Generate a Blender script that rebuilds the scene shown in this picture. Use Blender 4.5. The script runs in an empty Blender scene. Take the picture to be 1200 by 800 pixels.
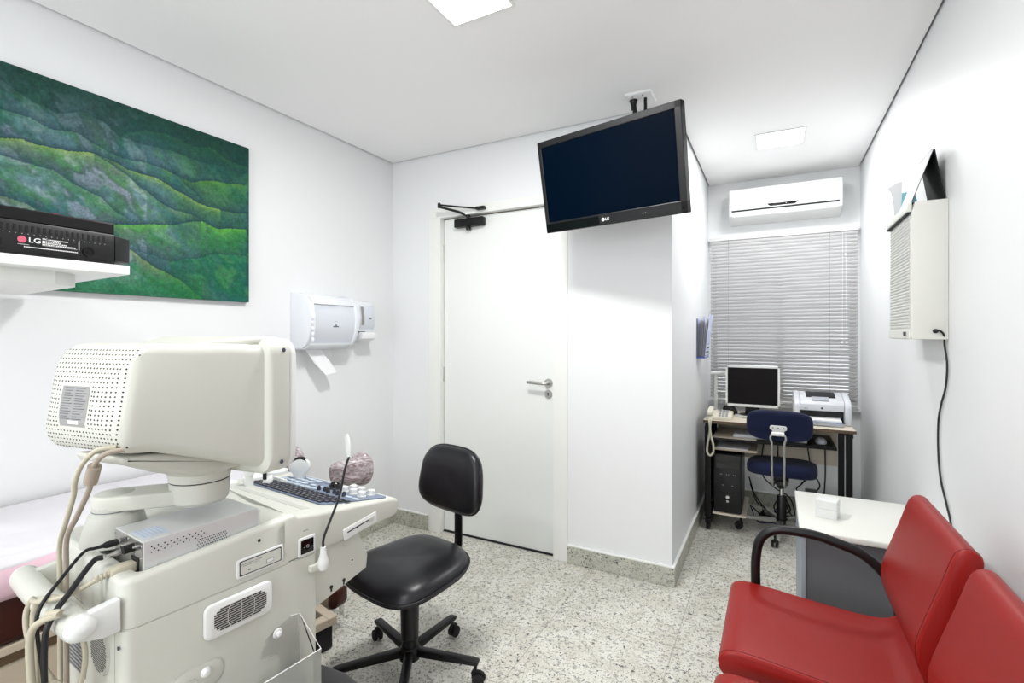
import bpy, bmesh, math, random
from mathutils import Vector, Matrix, noise
from mathutils.bvhtree import BVHTree
random.seed(7)
COL = bpy.context.scene.collection
R = math.radians
pi = math.pi

# ------------------------------------------------------------------ materials
def srgb(r, g, b):
    f = lambda c: (c/255/12.92) if c/255 <= 0.04045 else ((c/255+0.055)/1.055)**2.4
    return (f(r), f(g), f(b), 1)

def mat(name, col, rough=0.5, metal=0.0, bump=0.0, bscale=200, var=0.0, vscale=8, trans=0.0, ior=1.45,
        emit=None, estr=0, coat=0.0, spec=0.5, alpha=1.0, sheen=0.0):
    m = bpy.data.materials.new(name); m.use_nodes = True
    nt = m.node_tree; b = nt.nodes['Principled BSDF']
    c = srgb(*col) if max(col) > 1 else (*col, 1)
    b.inputs['Base Color'].default_value = c
    b.inputs['Roughness'].default_value = rough
    b.inputs['Metallic'].default_value = metal
    b.inputs['Transmission Weight'].default_value = trans
    b.inputs['IOR'].default_value = ior
    b.inputs['Coat Weight'].default_value = coat
    b.inputs['Specular IOR Level'].default_value = spec
    b.inputs['Sheen Weight'].default_value = sheen
    b.inputs['Alpha'].default_value = alpha
    if emit:
        b.inputs['Emission Color'].default_value = (*emit, 1); b.inputs['Emission Strength'].default_value = estr
    tc = nt.nodes.new('ShaderNodeTexCoord')
    if bump:
        n = nt.nodes.new('ShaderNodeTexNoise'); n.inputs['Scale'].default_value = bscale; n.inputs['Detail'].default_value = 3
        nt.links.new(tc.outputs['Object'], n.inputs['Vector'])
        bp = nt.nodes.new('ShaderNodeBump'); bp.inputs['Strength'].default_value = bump; bp.inputs['Distance'].default_value = 0.002
        nt.links.new(n.outputs['Fac'], bp.inputs['Height']); nt.links.new(bp.outputs['Normal'], b.inputs['Normal'])
    if var:
        n = nt.nodes.new('ShaderNodeTexNoise'); n.inputs['Scale'].default_value = vscale; n.inputs['Detail'].default_value = 4
        nt.links.new(tc.outputs['Object'], n.inputs['Vector'])
        mx = nt.nodes.new('ShaderNodeMix'); mx.data_type = 'RGBA'
        mx.inputs[6].default_value = tuple(x*(1-var) for x in c[:3]) + (1,)
        mx.inputs[7].default_value = tuple(min(1, x*(1+var)) for x in c[:3]) + (1,)
        nt.links.new(n.outputs['Fac'], mx.inputs[0]); nt.links.new(mx.outputs[2], b.inputs['Base Color'])
    return m

M = {}
M['wall'] = mat('wall_paint', (0.83, 0.843, 0.852), 0.45, bump=0.04, bscale=120, var=0.01, vscale=3)
M['ceiling'] = mat('ceiling_paint', (0.94, 0.94, 0.94), 0.8, bump=0.03, bscale=90)
M['gap'] = mat('shadow_gap', (178, 178, 178), 0.9)
M['doorwhite'] = mat('door_lacquer', (0.83, 0.85, 0.83), 0.35, bump=0.02, bscale=30)
M['framewhite'] = mat('frame_lacquer', (0.85, 0.86, 0.83), 0.35)
M['wood_edge'] = mat('door_edge_wood', (96, 82, 52), 0.6, var=0.15, vscale=30)
M['steel'] = mat('brushed_steel', (190, 190, 186), 0.3, 0.9, bump=0.05, bscale=300)
M['chrome'] = mat('chrome', (215, 215, 215), 0.12, 1.0)
M['darkmetal'] = mat('dark_metal', (12, 12, 13), 0.4, 0.3)
M['black'] = mat('black_plastic', (13, 13, 15), 0.40, bump=0.05, bscale=500)
M['gloss_black'] = mat('gloss_black', (10, 10, 12), 0.12)
M['screen_navy'] = mat('dark_blue_screen', (1, 10, 24), 0.25, spec=0.06)
M['screen_grey'] = mat('grey_black_screen', (24, 22, 24), 0.5, spec=0.1)
M['machine'] = mat('cream_plastic', (206, 207, 198), 0.42, bump=0.05, bscale=600, var=0.015, vscale=4)
M['machine_d'] = mat('greyed_cream_plastic', (192, 193, 185), 0.45, bump=0.05, bscale=600)
M['machine_w'] = mat('white_plastic', (226, 228, 226), 0.35, bump=0.03, bscale=500)
M['metal_box'] = mat('painted_sheet_metal', (214, 216, 216), 0.38, 0.25, bump=0.05, bscale=700)
M['label_grey'] = mat('grey_label', (148, 148, 146), 0.5, var=0.05, vscale=60)
M['label_blue'] = mat('pale_blue_label', (205, 214, 226), 0.5)
M['ink'] = mat('ink', (70, 76, 90), 0.6)
M['ink_d'] = mat('dark_ink', (30, 32, 36), 0.6)
M['white_ink'] = mat('white_ink', (235, 235, 235), 0.6)
M['grey_ink'] = mat('light_grey_ink', (150, 150, 152), 0.6)
M['pink_ink'] = mat('pink_logo', (205, 95, 118), 0.5)
M['red_ink'] = mat('red_ink', (205, 40, 80), 0.6)
M['key_black'] = mat('dark_key', (44, 46, 56), 0.45)
M['key_blue'] = mat('blue_grey_key', (190, 202, 214), 0.4)
M['panel_blue'] = mat('blue_grey_panel', (116, 128, 150), 0.45)
M['cable_beige'] = mat('beige_cable', (190, 184, 164), 0.5)
M['cable_taupe'] = mat('taupe_cable', (160, 148, 134), 0.5)
M['cable_black'] = mat('black_cable', (26, 26, 28), 0.45)
M['cable_blue'] = mat('blue_cable', (28, 32, 82), 0.5)
M['acrylic'] = mat('clear_acrylic', (1.0, 1.0, 1.0), 0.03, trans=1.0, ior=1.2)
M['frosted'] = mat('milky_acrylic', (214, 217, 212), 0.2, trans=0.65, ior=1.2)
M['glass'] = mat('window_glass', (0.95, 0.97, 0.98), 0.02, trans=1.0, ior=1.1)
M['vinyl_red'] = mat('red_leatherette', (140, 17, 10), 0.42, bump=0.10, bscale=420, var=0.05, vscale=5, coat=0.0, spec=0.36)
M['vinyl_red_d'] = mat('red_leatherette_side', (112, 10, 12), 0.42, bump=0.12, bscale=420)
M['vinyl_black'] = mat('black_leatherette', (20, 20, 24), 0.34, bump=0.12, bscale=350)
M['fabric_navy'] = mat('navy_fabric', (7, 18, 54), 0.9, bump=0.5, bscale=700, var=0.15, vscale=60, sheen=0.05)
M['vinyl_brown'] = mat('brown_leatherette', (62, 20, 12), 0.4, bump=0.1, bscale=300, var=0.08, vscale=6)
M['bed_beige'] = mat('beige_laminate', (204, 190, 170), 0.5, var=0.04, vscale=12)
M['bed_trim'] = mat('brown_trim', (96, 76, 56), 0.5)
M['sheet'] = mat('white_sheet', (216, 214, 218), 0.85, bump=0.4, bscale=30)
M['sheet_pink'] = mat('pink_sheet', (216, 182, 194), 0.85, bump=0.4, bscale=30)
M['paper'] = mat('white_paper', (240, 240, 242), 0.8)
M['paper_blue'] = mat('bluish_paper', (205, 212, 240), 0.7)
M['blue_plastic'] = mat('blue_translucent_plastic', (214, 220, 244), 0.2, trans=0.6)
M['desk_top'] = mat('cream_laminate', (226, 216, 198), 0.4, var=0.03, vscale=20)
M['blind'] = mat('grey_blind_slat', (214, 213, 214), 0.35, 0.0)
M['grey_panel'] = mat('grey_laminate', (96, 97, 100), 0.5, bump=0.05, bscale=400)
M['grey_side'] = mat('light_grey_side', (150, 158, 166), 0.45)
M['grey_foot'] = mat('grey_rubber_foot', (86, 86, 88), 0.5)
M['viewer_white'] = mat('viewer_enamel', (226, 227, 220), 0.35)
M['viewer_panel'] = mat('viewer_diffuser', (214, 215, 210), 0.3)
M['cyan'] = mat('cyan_card', (150, 214, 226), 0.4)
M['printer'] = mat('printer_shell', (216, 219, 224), 0.4)
M['printer_g'] = mat('printer_grey', (176, 180, 188), 0.4)
M['phone'] = mat('ivory_plastic', (226, 222, 204), 0.4)
M['rubber'] = mat('black_rubber', (14, 14, 14), 0.7)
M['disp_white'] = mat('dispenser_white', (232, 236, 241), 0.25)
M['disp_clear'] = mat('dispenser_smoked_cover', (214, 219, 227), 0.12, coat=0.5)
M['lamp'] = mat('lamp_diffuser', (255, 255, 255), 0.5, emit=(1, 1, 1), estr=7)
M['led'] = mat('indicator', (235, 235, 235), 0.4)
M['red_led'] = mat('red_dot', (200, 30, 70), 0.4)

def wrapped():
    m = mat('plastic_wrapped_padding', (150, 132, 134), 0.25, bump=0.9, bscale=45, coat=0.6)
    nt = m.node_tree; b = nt.nodes['Principled BSDF']
    tc = nt.nodes.new('ShaderNodeTexCoord'); mp = nt.nodes.new('ShaderNodeMapping'); mp.inputs['Scale'].default_value = (1, 1, 3)
    n = nt.nodes.new('ShaderNodeTexNoise'); n.inputs['Scale'].default_value = 22; n.inputs['Detail'].default_value = 6; n.inputs['Distortion'].default_value = 2
    r = nt.nodes.new('ShaderNodeValToRGB')
    r.color_ramp.elements[0].position = 0.35; r.color_ramp.elements[0].color = srgb(136, 112, 117)
    r.color_ramp.elements[1].position = 0.66; r.color_ramp.elements[1].color = srgb(206, 199, 202)
    nt.links.new(tc.outputs['Object'], mp.inputs[0]); nt.links.new(mp.outputs[0], n.inputs[0]); nt.links.new(n.outputs['Fac'], r.inputs[0])
    nt.links.new(r.outputs[0], b.inputs['Base Color'])
    return m
M['wrapped'] = wrapped()

def granite(name, base, patch, tiles=True, dark=0.5):
    m = bpy.data.materials.new(name); m.use_nodes = True
    nt = m.node_tree; N = nt.nodes; L = nt.links; b = N['Principled BSDF']
    tc = N.new('ShaderNodeTexCoord')
    def noi(scale, detail=2, dist=0.0):
        n = N.new('ShaderNodeTexNoise'); n.inputs['Scale'].default_value = scale; n.inputs['Detail'].default_value = detail
        n.inputs['Distortion'].default_value = dist; L.new(tc.outputs['Object'], n.inputs['Vector']); return n.outputs['Fac']
    def thr(src, a, bb):
        r = N.new('ShaderNodeMapRange'); r.interpolation_type = 'SMOOTHSTEP'
        r.inputs[1].default_value = a; r.inputs[2].default_value = bb
        L.new(src, r.inputs[0]); return r.outputs[0]
    def mixc(f, c1, c2):
        x = N.new('ShaderNodeMix'); x.data_type = 'RGBA'
        if isinstance(f, float): x.inputs[0].default_value = f
        else: L.new(f, x.inputs[0])
        for i, c in ((6, c1), (7, c2)):
            if isinstance(c, tuple): x.inputs[i].default_value = c
            else: L.new(c, x.inputs[i])
        return x.outputs[2]
    c = mixc(thr(noi(9, 4, .5), .38, .62), srgb(*base), srgb(*patch))
    c = mixc(thr(noi(46, 4, .6), .55, .64), c, srgb(168, 167, 160))
    c = mixc(thr(noi(88, 3, .8), .60, .65), c, srgb(138, 138, 132))
    c = mixc(thr(noi(66, 2, .9), .64, .665), c, srgb(70, 70, 66))
    c = mixc(thr(noi(150, 2, .4), .63, .67), c, srgb(86, 86, 80))
    c = mixc(thr(noi(24, 1, .2), .79, .81), c, srgb(80, 60, 48))
    if tiles:
        sp = N.new('ShaderNodeSeparateXYZ'); L.new(tc.outputs['Object'], sp.inputs[0])
        outs = []
        for i, off in ((0, .378 + 5.42), (1, 5.96)):
            a = N.new('ShaderNodeMath'); a.operation = 'ADD'; a.inputs[1].default_value = off; L.new(sp.outputs[i], a.inputs[0])
            d = N.new('ShaderNodeMath'); d.operation = 'DIVIDE'; d.inputs[1].default_value = .542; L.new(a.outputs[0], d.inputs[0])
            fr = N.new('ShaderNodeMath'); fr.operation = 'FRACT'; L.new(d.outputs[0], fr.inputs[0])
            lt = N.new('ShaderNodeMath'); lt.operation = 'LESS_THAN'; lt.inputs[1].default_value = .0085; L.new(fr.outputs[0], lt.inputs[0])
            outs.append(lt.outputs[0])
        mx = N.new('ShaderNodeMath'); mx.operation = 'MAXIMUM'; L.new(outs[0], mx.inputs[0]); L.new(outs[1], mx.inputs[1])
        g = N.new('ShaderNodeMath'); g.operation = 'MULTIPLY'; g.inputs[1].default_value = .5; L.new(mx.outputs[0], g.inputs[0])
        c = mixc(g.outputs[0], c, srgb(126, 122, 108))
    L.new(c, b.inputs['Base Color'])
    b.inputs['Roughness'].default_value = 0.32
    return m
M['floor'] = granite('granite_floor', (219, 217, 208), (206, 203, 191))
M['skirting'] = granite('granite_skirting', (196, 197, 184), (180, 182, 168), tiles=False)

# ------------------------------------------------------------------ object helpers
def link(name, me, m, parent=None, smooth=False):
    o = bpy.data.objects.new(name, me); COL.objects.link(o)
    if m is not None and not me.materials: me.materials.append(M[m] if isinstance(m, str) else m)
    if parent is not None: o.parent = parent
    if smooth:
        for p in me.polygons: p.use_smooth = True
    return o
def obj(name, bm, m, parent=None, smooth=False, auto=None):
    me = bpy.data.meshes.new(name)
    bmesh.ops.recalc_face_normals(bm, faces=bm.faces[:])
    if auto is not None:
        for f in bm.faces: f.smooth = True
        for e in bm.edges:
            if len(e.link_faces) == 2 and e.calc_face_angle(0) > R(auto): e.smooth = False
    bm.to_mesh(me); bm.free()
    return link(name, me, m, parent, smooth)
def thing(name, label, cat, loc=(0, 0, 0), rotz=0, group=None, rot=None):
    o = bpy.data.objects.new(name, None); COL.objects.link(o)
    o.empty_display_size = 0.05
    o.location = loc; o.rotation_euler = rot or (0, 0, rotz)
    o['label'] = label; o['category'] = cat
    if group: o['group'] = group
    return o
def tag(o, label, cat, group=None):
    o['label'] = label; o['category'] = cat
    if group: o['group'] = group
    return o
def struct(o): o['kind'] = 'structure'; return o

def add_box(bm, x0, x1, y0, y1, z0, z1, bevel=0, seg=2, mx=None):
    t = bmesh.new()
    bmesh.ops.create_cube(t, size=1)
    for v in t.verts:
        v.co = Vector(((x0+x1)/2 + v.co.x*(x1-x0), (y0+y1)/2 + v.co.y*(y1-y0), (z0+z1)/2 + v.co.z*(z1-z0)))
    if bevel: bmesh.ops.bevel(t, geom=t.edges[:], offset=bevel, segments=seg, affect='EDGES', profile=0.5)
    merge(bm, t, mx)
def merge(bm, t, mx=None):
    if mx is not None: bmesh.ops.transform(t, matrix=mx, verts=t.verts[:])
    me = bpy.data.meshes.new('tmp'); t.to_mesh(me); t.free(); bm.from_mesh(me); bpy.data.meshes.remove(me)
def box(name, b, m, parent=None, bevel=0.002, seg=2, mx=None, auto=None):
    bm = bmesh.new(); add_box(bm, *b, bevel=bevel, seg=seg, mx=mx)
    return obj(name, bm, m, parent, auto=(35 if auto is None and bevel > 0.004 else auto))
def add_prism(bm, pts, d0, d1, axis='y', bevel=0, seg=2, mx=None):
    """polygon pts (2-D) extruded along axis: y -> pts are (x,z); x -> (y,z); z -> (x,y)"""
    t = bmesh.new()
    f = {'y': lambda p, d: (p[0], d, p[1]), 'x': lambda p, d: (d, p[0], p[1]), 'z': lambda p, d: (p[0], p[1], d)}[axis]
    a = [t.verts.new(f(p, d0)) for p in pts]; b = [t.verts.new(f(p, d1)) for p in pts]
    t.faces.new(a); t.faces.new(b[::-1])
    n = len(pts)
    for i in range(n): t.faces.new((a[i], b[i], b[(i+1) % n], a[(i+1) % n]))
    bmesh.ops.recalc_face_normals(t, faces=t.faces[:])
    if bevel:
        es = [e for e in t.edges if e.calc_face_angle(0) > R(28)]
        bmesh.ops.bevel(t, geom=es, offset=bevel, segments=seg, affect='EDGES', profile=0.5)
    merge(bm, t, mx)
def prism(name, pts, d0, d1, axis, m, parent=None, bevel=0.0, seg=2, mx=None, auto=30):
    bm = bmesh.new(); add_prism(bm, pts, d0, d1, axis, bevel, seg, mx)
    return obj(name, bm, m, parent, auto=auto)
def rrect(w, h, r, n=5, cx=0, cy=0):
    pts = []
    for (sx, sy, a0) in ((1, 1, 0), (-1, 1, 90), (-1, -1, 180), (1, -1, 270)):
        for k in range(n+1):
            a = R(a0 + 90*k/n)
            pts.append((cx + sx*(w/2-r) + r*math.cos(a), cy + sy*(h/2-r) + r*math.sin(a)))
    return pts
def catmull(pts, n=8, closed=False):
    P = [Vector(p) for p in pts]; out = []
    m = len(P)
    rng = range(m if closed else m-1)
    for i in rng:
        p1, p2 = P[i], P[(i+1) % m]
        p0 = P[i-1] if (i > 0 or closed) else p1 + (p1-p2)
        p3 = P[(i+2) % m] if (i+2 < m or closed) else p2 + (p2-p1)
        for k in range(n):
            t = k/n
            out.append(0.5*((2*p1) + (p2-p0)*t + (2*p0-5*p1+4*p2-p3)*t*t + (3*p1-p0-3*p2+p3)*t**3))
    if not closed: out.append(P[-1])
    return out
def add_tube(bm, pts, r, seg=10, smooth_n=0, closed=False, rads=None):
    if smooth_n: pts = catmull(pts, smooth_n, closed)
    P = [Vector(p) for p in pts]; n = len(P)
    rings = []; up = None
    for i in range(n):
        if closed: t = (P[(i+1) % n] - P[i-1])
        else: t = (P[min(i+1, n-1)] - P[max(i-1, 0)])
        t.normalize()
        if up is None:
            up = Vector((0, 0, 1)) if abs(t.z) < 0.9 else Vector((1, 0, 0))
        s = t.cross(up); s.normalize(); up = s.cross(t); up.normalize()
        rr = rads[i*len(rads)//n] if rads else r
        rings.append([bm.verts.new(P[i] + rr*(math.cos(2*pi*k/seg)*s + math.sin(2*pi*k/seg)*up)) for k in range(seg)])
    for i in range(n if closed else n-1):
        a, b = rings[i], rings[(i+1) % n]
        for k in range(seg): bm.faces.new((a[k], a[(k+1) % seg], b[(k+1) % seg], b[k]))
    if not closed:
        bm.faces.new(rings[0][::-1]); bm.faces.new(rings[-1])
def tube(name, pts, r, m, parent=None, seg=10, sn=6, closed=False, rads=None):
    bm = bmesh.new(); add_tube(bm, pts, r, seg, sn, closed, rads)
    return obj(name, bm, m, parent, auto=50)
def add_lathe(bm, prof, seg=24, mx=None):
    t = bmesh.new(); rings = []
    for (r, z) in prof:
        rings.append([t.verts.new((max(r, 1e-4)*math.cos(2*pi*k/seg), max(r, 1e-4)*math.sin(2*pi*k/seg), z)) for k in range(seg)])
    for a, b in zip(rings, rings[1:]):
        for k in range(seg): t.faces.new((a[k], a[(k+1) % seg], b[(k+1) % seg], b[k]))
    t.faces.new(rings[0][::-1]); t.faces.new(rings[-1])
    merge(bm, t, mx)
def lathe(name, prof, m, parent=None, loc=(0, 0, 0), seg=24, rot=None):
    bm = bmesh.new()
    mx = Matrix.Translation(loc) @ (rot if rot is not None else Matrix.Identity(4))
    add_lathe(bm, prof, seg, mx)
    return obj(name, bm, m, parent, auto=35)
RX = lambda a: Matrix.Rotation(R(a), 4, 'X')
RY = lambda a: Matrix.Rotation(R(a), 4, 'Y')
RZ = lambda a: Matrix.Rotation(R(a), 4, 'Z')
T = lambda x, y, z: Matrix.Translation((x, y, z))
def add_loft(bm, rings, cap=True):
    V = [[bm.verts.new(p) for p in r] for r in rings]
    n = len(V[0])
    for a, b in zip(V, V[1:]):
        for k in range(n): bm.faces.new((a[k], a[(k+1) % n], b[(k+1) % n], b[k]))
    if cap: bm.faces.new(V[0][::-1]); bm.faces.new(V[-1])
def loft(name, rings, m, parent=None, cap=True, auto=40):
    bm = bmesh.new(); add_loft(bm, rings, cap)
    return obj(name, bm, m, parent, auto=auto)
def subsurf(o, n=1):
    s = o.modifiers.new('sub', 'SUBSURF'); s.levels = n; s.render_levels = n
    for p in o.data.polygons: p.use_smooth = True
def text(name, s, size, m, parent, mx, ext=0.0004, sx=1.0, align='LEFT'):
    cu = bpy.data.curves.new(name, 'FONT'); cu.body = s; cu.size = size; cu.extrude = ext; cu.align_x = align; cu.align_y = 'CENTER'
    cu.offset = size*0.012
    t = bpy.data.objects.new(name, cu); COL.objects.link(t)
    dg = bpy.context.evaluated_depsgraph_get()
    me = bpy.data.meshes.new_from_object(t.evaluated_get(dg))
    bpy.data.objects.remove(t)
    me.transform(mx @ Matrix.Diagonal((sx, 1, 1, 1)))
    me.materials.clear()
    return link(name, me, m, parent)
def dup(root, loc=None, rotz=None, label=None, group=None):
    r = root.copy(); COL.objects.link(r)
    if loc is not None: r.location = loc
    if rotz is not None: r.rotation_euler = (0, 0, rotz)
    if label: r['label'] = label
    if group: r['group'] = group
    for ch in list(root.children):
        c = ch.copy(); COL.objects.link(c); c.parent = r
        for g in list(ch.children):
            d = g.copy(); COL.objects.link(d); d.parent = c
    return r
def facing(n, up=(0, 0, 1)):
    """matrix whose z axis is n, y axis about up"""
    n = Vector(n).normalized(); u = Vector(up); x = u.cross(n).normalized(); y = n.cross(x)
    m = Matrix((x, y, n)).transposed().to_4x4(); return m

def superell(a, b, e, n=40, skew=None):
    out = []
    for k in range(n):
        t_ = 2*pi*k/n; c_, s_ = math.cos(t_), math.sin(t_)
        x = a*math.copysign(abs(c_)**(2/e), c_); y = b*math.copysign(abs(s_)**(2/e), s_)
        if skew: x, y = skew(x, y)
        out.append((x, y))
    return out

# ------------------------------------------------------------------ the room
XL, XR, XP = -2.39, .55, -.475       # left wall, right wall, niche left wall
YD, YB, YN = 2.69, 4.31, -1.5        # door wall, niche back wall, wall behind
H = 2.54
struct(box('floor', (XL-.1, XR+.1, YN-.1, YB+.2, -.1, 0), 'floor', bevel=0))
bm = bmesh.new()
add_prism(bm, [(XL+.010, YN), (XR-.010, YN), (XR-.010, YB-.0), (XP+.010, YB-.0), (XP+.010, YD-.010), (XL+.010, YD-.010)], H, H+.02, 'z')
struct(obj('ceiling', bm, 'ceiling'))
struct(box('trim_1', (XL-.1, XR+.1, YN-.1, YB+.2, H+.045, H+.12), 'gap', bevel=0))['label'] = 'grey shadow gap above the ceiling edge'
struct(box('wall_left', (XL-.1, XL, YN-.1, YD+.1, 0, H+.045), 'wall', bevel=0))
struct(box('wall_right', (XR, XR+.1, YN-.1, YB+.1, 0, H+.045), 'wall', bevel=0))
bm = bmesh.new()
VX0, VX1, VZ0, VZ1 = -2.05, -.25, .95, 2.2
add_box(bm, XL, XR, YN-.1, YN, 0, VZ0); add_box(bm, XL, XR, YN-.1, YN, VZ1, H+.045)
add_box(bm, XL, VX0, YN-.1, YN, VZ0, VZ1); add_box(bm, VX1, XR, YN-.1, YN, VZ0, VZ1)
struct(obj('wall_behind', bm, 'wall'))
w2 = struct(thing('window_added', 'added wide window behind the viewpoint, unseen, letting in extra sky light', 'window', (0, YN-.07, 0))); del w2['category']  # added out of view so sky light brightens ceiling and walls
bm = bmesh.new()
for b in ((VX0, VX1, 0, .05, VZ0, VZ0+.04), (VX0, VX1, 0, .05, VZ1-.04, VZ1), (VX0, VX0+.04, 0, .05, VZ0, VZ1), (VX1-.04, VX1, 0, .05, VZ0, VZ1), ((VX0+VX1)/2-.02, (VX0+VX1)/2+.02, 0, .05, VZ0, VZ1)):
    add_box(bm, *b, bevel=.003)
obj('window_frame', bm, 'framewhite', w2)
pl_ = bpy.data.lights.new('added_window_portal', 'AREA'); pl_.shape = 'RECTANGLE'; pl_.size = VX1-VX0; pl_.size_y = VZ1-VZ0; pl_.cycles.is_portal = True  # steers sky sampling through the added window
po_ = bpy.data.objects.new('added_window_portal', pl_); COL.objects.link(po_); po_.location = ((VX0+VX1)/2, YN-.11, (VZ0+VZ1)/2); po_.rotation_euler = (R(90), 0, 0)
struct(box('wall_sky_block_top', (-1.6, 1.6, YB+.161, YB+.949, 2.65, 2.75), 'gap', bevel=0))  # unseen roof added to keep sky light off the blind gaps
for x_ in (-1.6, 1.5): struct(box('wall_sky_block_side', (x_, x_+.1, YB+.161, YB+.949, -.1, 2.649), 'gap', bevel=0))  # unseen side screens added to darken the space behind the blind
struct(box('wall_sky_block_back', (-1.6, 1.6, YB+.95, YB+1.05, -.1, 3.4), 'gap', bevel=0))  # unseen backing added so the gaps between slats look dark
# door wall with opening, running into the pier
DX0, DX1, DZ = -2.03, -1.10, 2.16
bm = bmesh.new()
add_box(bm, XL, DX0, YD, YD+.14, 0, H+.045)
add_box(bm, DX0, DX1, YD, YD+.14, DZ, H+.045)
add_box(bm, DX1, XP, YD, YD+.14, 0, H+.045)
struct(obj('wall_door', bm, 'wall'))
struct(box('wall_passage', (XL-.1, XP-.14, YD+.5, YD+.6, 0, H), 'wall', bevel=0))
struct(box('wall_niche_left', (XP-.14, XP, YD+.14, YB, 0, H+.045), 'wall', bevel=0))
# niche back wall with the window opening
WX0, WX1, WZ0, WZ1 = -.45, .53, .80, 2.085
bm = bmesh.new()
add_box(bm, XP-.14, XR, YB, YB+.16, 0, WZ0)
add_box(bm, XP-.14, XR, YB, YB+.16, WZ1, H+.045)
add_box(bm, XP-.14, WX0, YB, YB+.16, WZ0, WZ1)
add_box(bm, WX1, XR, YB, YB+.16, WZ0, WZ1)
struct(obj('wall_niche_back', bm, 'wall'))
win = struct(thing('window_1', 'aluminium window behind the grey venetian blind', 'window', (0, YB+.06, 0)))
del win['category']
bm = bmesh.new()
for b in ((WX0, WX1, 0, .05, WZ0, WZ0+.04), (WX0, WX1, 0, .05, WZ1-.04, WZ1), (WX0, WX0+.04, 0, .05, WZ0, WZ1), (WX1-.04, WX1, 0, .05, WZ0, WZ1), ((WX0+WX1)/2-.025, (WX0+WX1)/2+.025, 0, .05, WZ0, WZ1)):
    add_box(bm, *b, bevel=.003)
obj('window_frame', bm, 'steel', win)
bm = bmesh.new(); add_box(bm, WX0+.04, (WX0+WX1)/2-.025, .02, .026, WZ0+.04, WZ1-.04)
obj('pane', bm, 'glass', win)
bm = bmesh.new(); add_box(bm, (WX0+WX1)/2+.025, WX1-.04, .02, .026, WZ0+.04, WZ1-.04)
obj('pane', bm, 'glass', win)
struct(box('trim_2', (WX0-.01, XR, YB-.03, YB+.1, WZ0-.03, WZ0), 'wall', bevel=.003))['label'] = 'white window sill'

# skirting in granite with a thin white cap
def skirting(name, p0, p1, n, h=.10):
    x0, y0 = p0; x1, y1 = p1
    t = .016
    b = (min(x0, x1, x0+n[0]*t, x1+n[0]*t), max(x0, x1, x0+n[0]*t, x1+n[0]*t), min(y0, y1, y0+n[1]*t, y1+n[1]*t), max(y0, y1, y0+n[1]*t, y1+n[1]*t))
    o = struct(box(name, (*b, 0.0005, h), 'skirting', bevel=.0015))
    c = box('cap_bead', (*b, h, h+.008), 'framewhite', o, bevel=.002)
skirting('baseboard_left', (XL, YN), (XL, YD-.016), (1, 0))
skirting('baseboard_door_side', (XL+.016, YD), (DX0-.045, YD), (0, -1))
skirting('baseboard_pier', (-1.062, YD), (XP, YD), (0, -1))
skirting('baseboard_niche', (XP, YD-.016), (XP, YB), (1, 0))
skirting('baseboard_back', (XP+.016, YB), (XR-.016, YB), (0, -1))
skirting('baseboard_right', (XR, YN+.016), (XR, YB), (-1, 0))
skirting('baseboard_behind', (XL+.016, YN), (XR, YN), (0, 1))

# door
d = struct(thing('door_1', 'plain white flush door', 'door', (0, YD, 0))); del d['category']
leaf = box('door_leaf', (-1.968, -1.158, .035, .07, .012, 2.10), 'doorwhite', d, bevel=.0015)
bm = bmesh.new()
add_box(bm, DX0-.035, -1.972, -.008, .10, 0, 2.107, bevel=.002)
add_box(bm, -1.153, -1.062, -.008, .10, 0, 2.107, bevel=.002)
add_box(bm, DX0-.035, -1.062, -.008, .10, 2.107, 2.165, bevel=.002)
obj('door_frame', bm, 'framewhite', d)
box('edge_lipping', (-1.1582, -1.1540, .0345, .068, .012, 2.10), 'wood_edge', d, bevel=0)
box('edge_lipping', (-1.968, -1.158, .038, .066, 2.1005, 2.1045), 'wood_edge', d, bevel=0)
box('threshold', (-1.972, -1.153, .03, .10, 0.0005, .008), 'ink_d', d, bevel=0)
for z in (.22, 1.06, 1.88):
    bm = bmesh.new(); add_lathe(bm, [(.006, -.05), (.006, .05)], 12, T(-1.97, .032, z))
    for k in (-.018, .018): add_lathe(bm, [(.0066, -.0015), (.0066, .0015)], 12, T(-1.97, .032, z+k))
    obj('hinge', bm, 'steel', d, auto=40)
bm = bmesh.new(); add_lathe(bm, [(.0, 0), (.027, 0), (.027, .006), (.024, .009), (.012, .009), (.010, .04), (.011, .05), (0, .052)], 28, T(-1.20, .035, 1.035) @ RX(90))
ha = obj('door_handle', bm, 'steel', d, auto=35)
tube('lever', [(-1.20, -.01, 1.035), (-1.215, -.016, 1.035), (-1.25, -.018, 1.037), (-1.32, -.016, 1.04)], .0095, 'steel', ha, 14)
bm = bmesh.new(); add_lathe(bm, [(.0, 0), (.025, 0), (.025, .006), (.022, .009), (0, .009)], 28, T(-1.20, .035, .968) @ RX(90))
lk = obj('lock_rosette', bm, 'steel', d, auto=35)
bm = bmesh.new(); add_box(bm, -.003, .003, -.0006, .0, -.009, .005); add_lathe(bm, [(0.0055, 0), (.0055, .0008)], 14, T(0, 0, .004) @ RX(90))
k = obj('keyhole', bm, 'ink_d', lk); k.location = (-1.20, .0255, .968)

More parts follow.
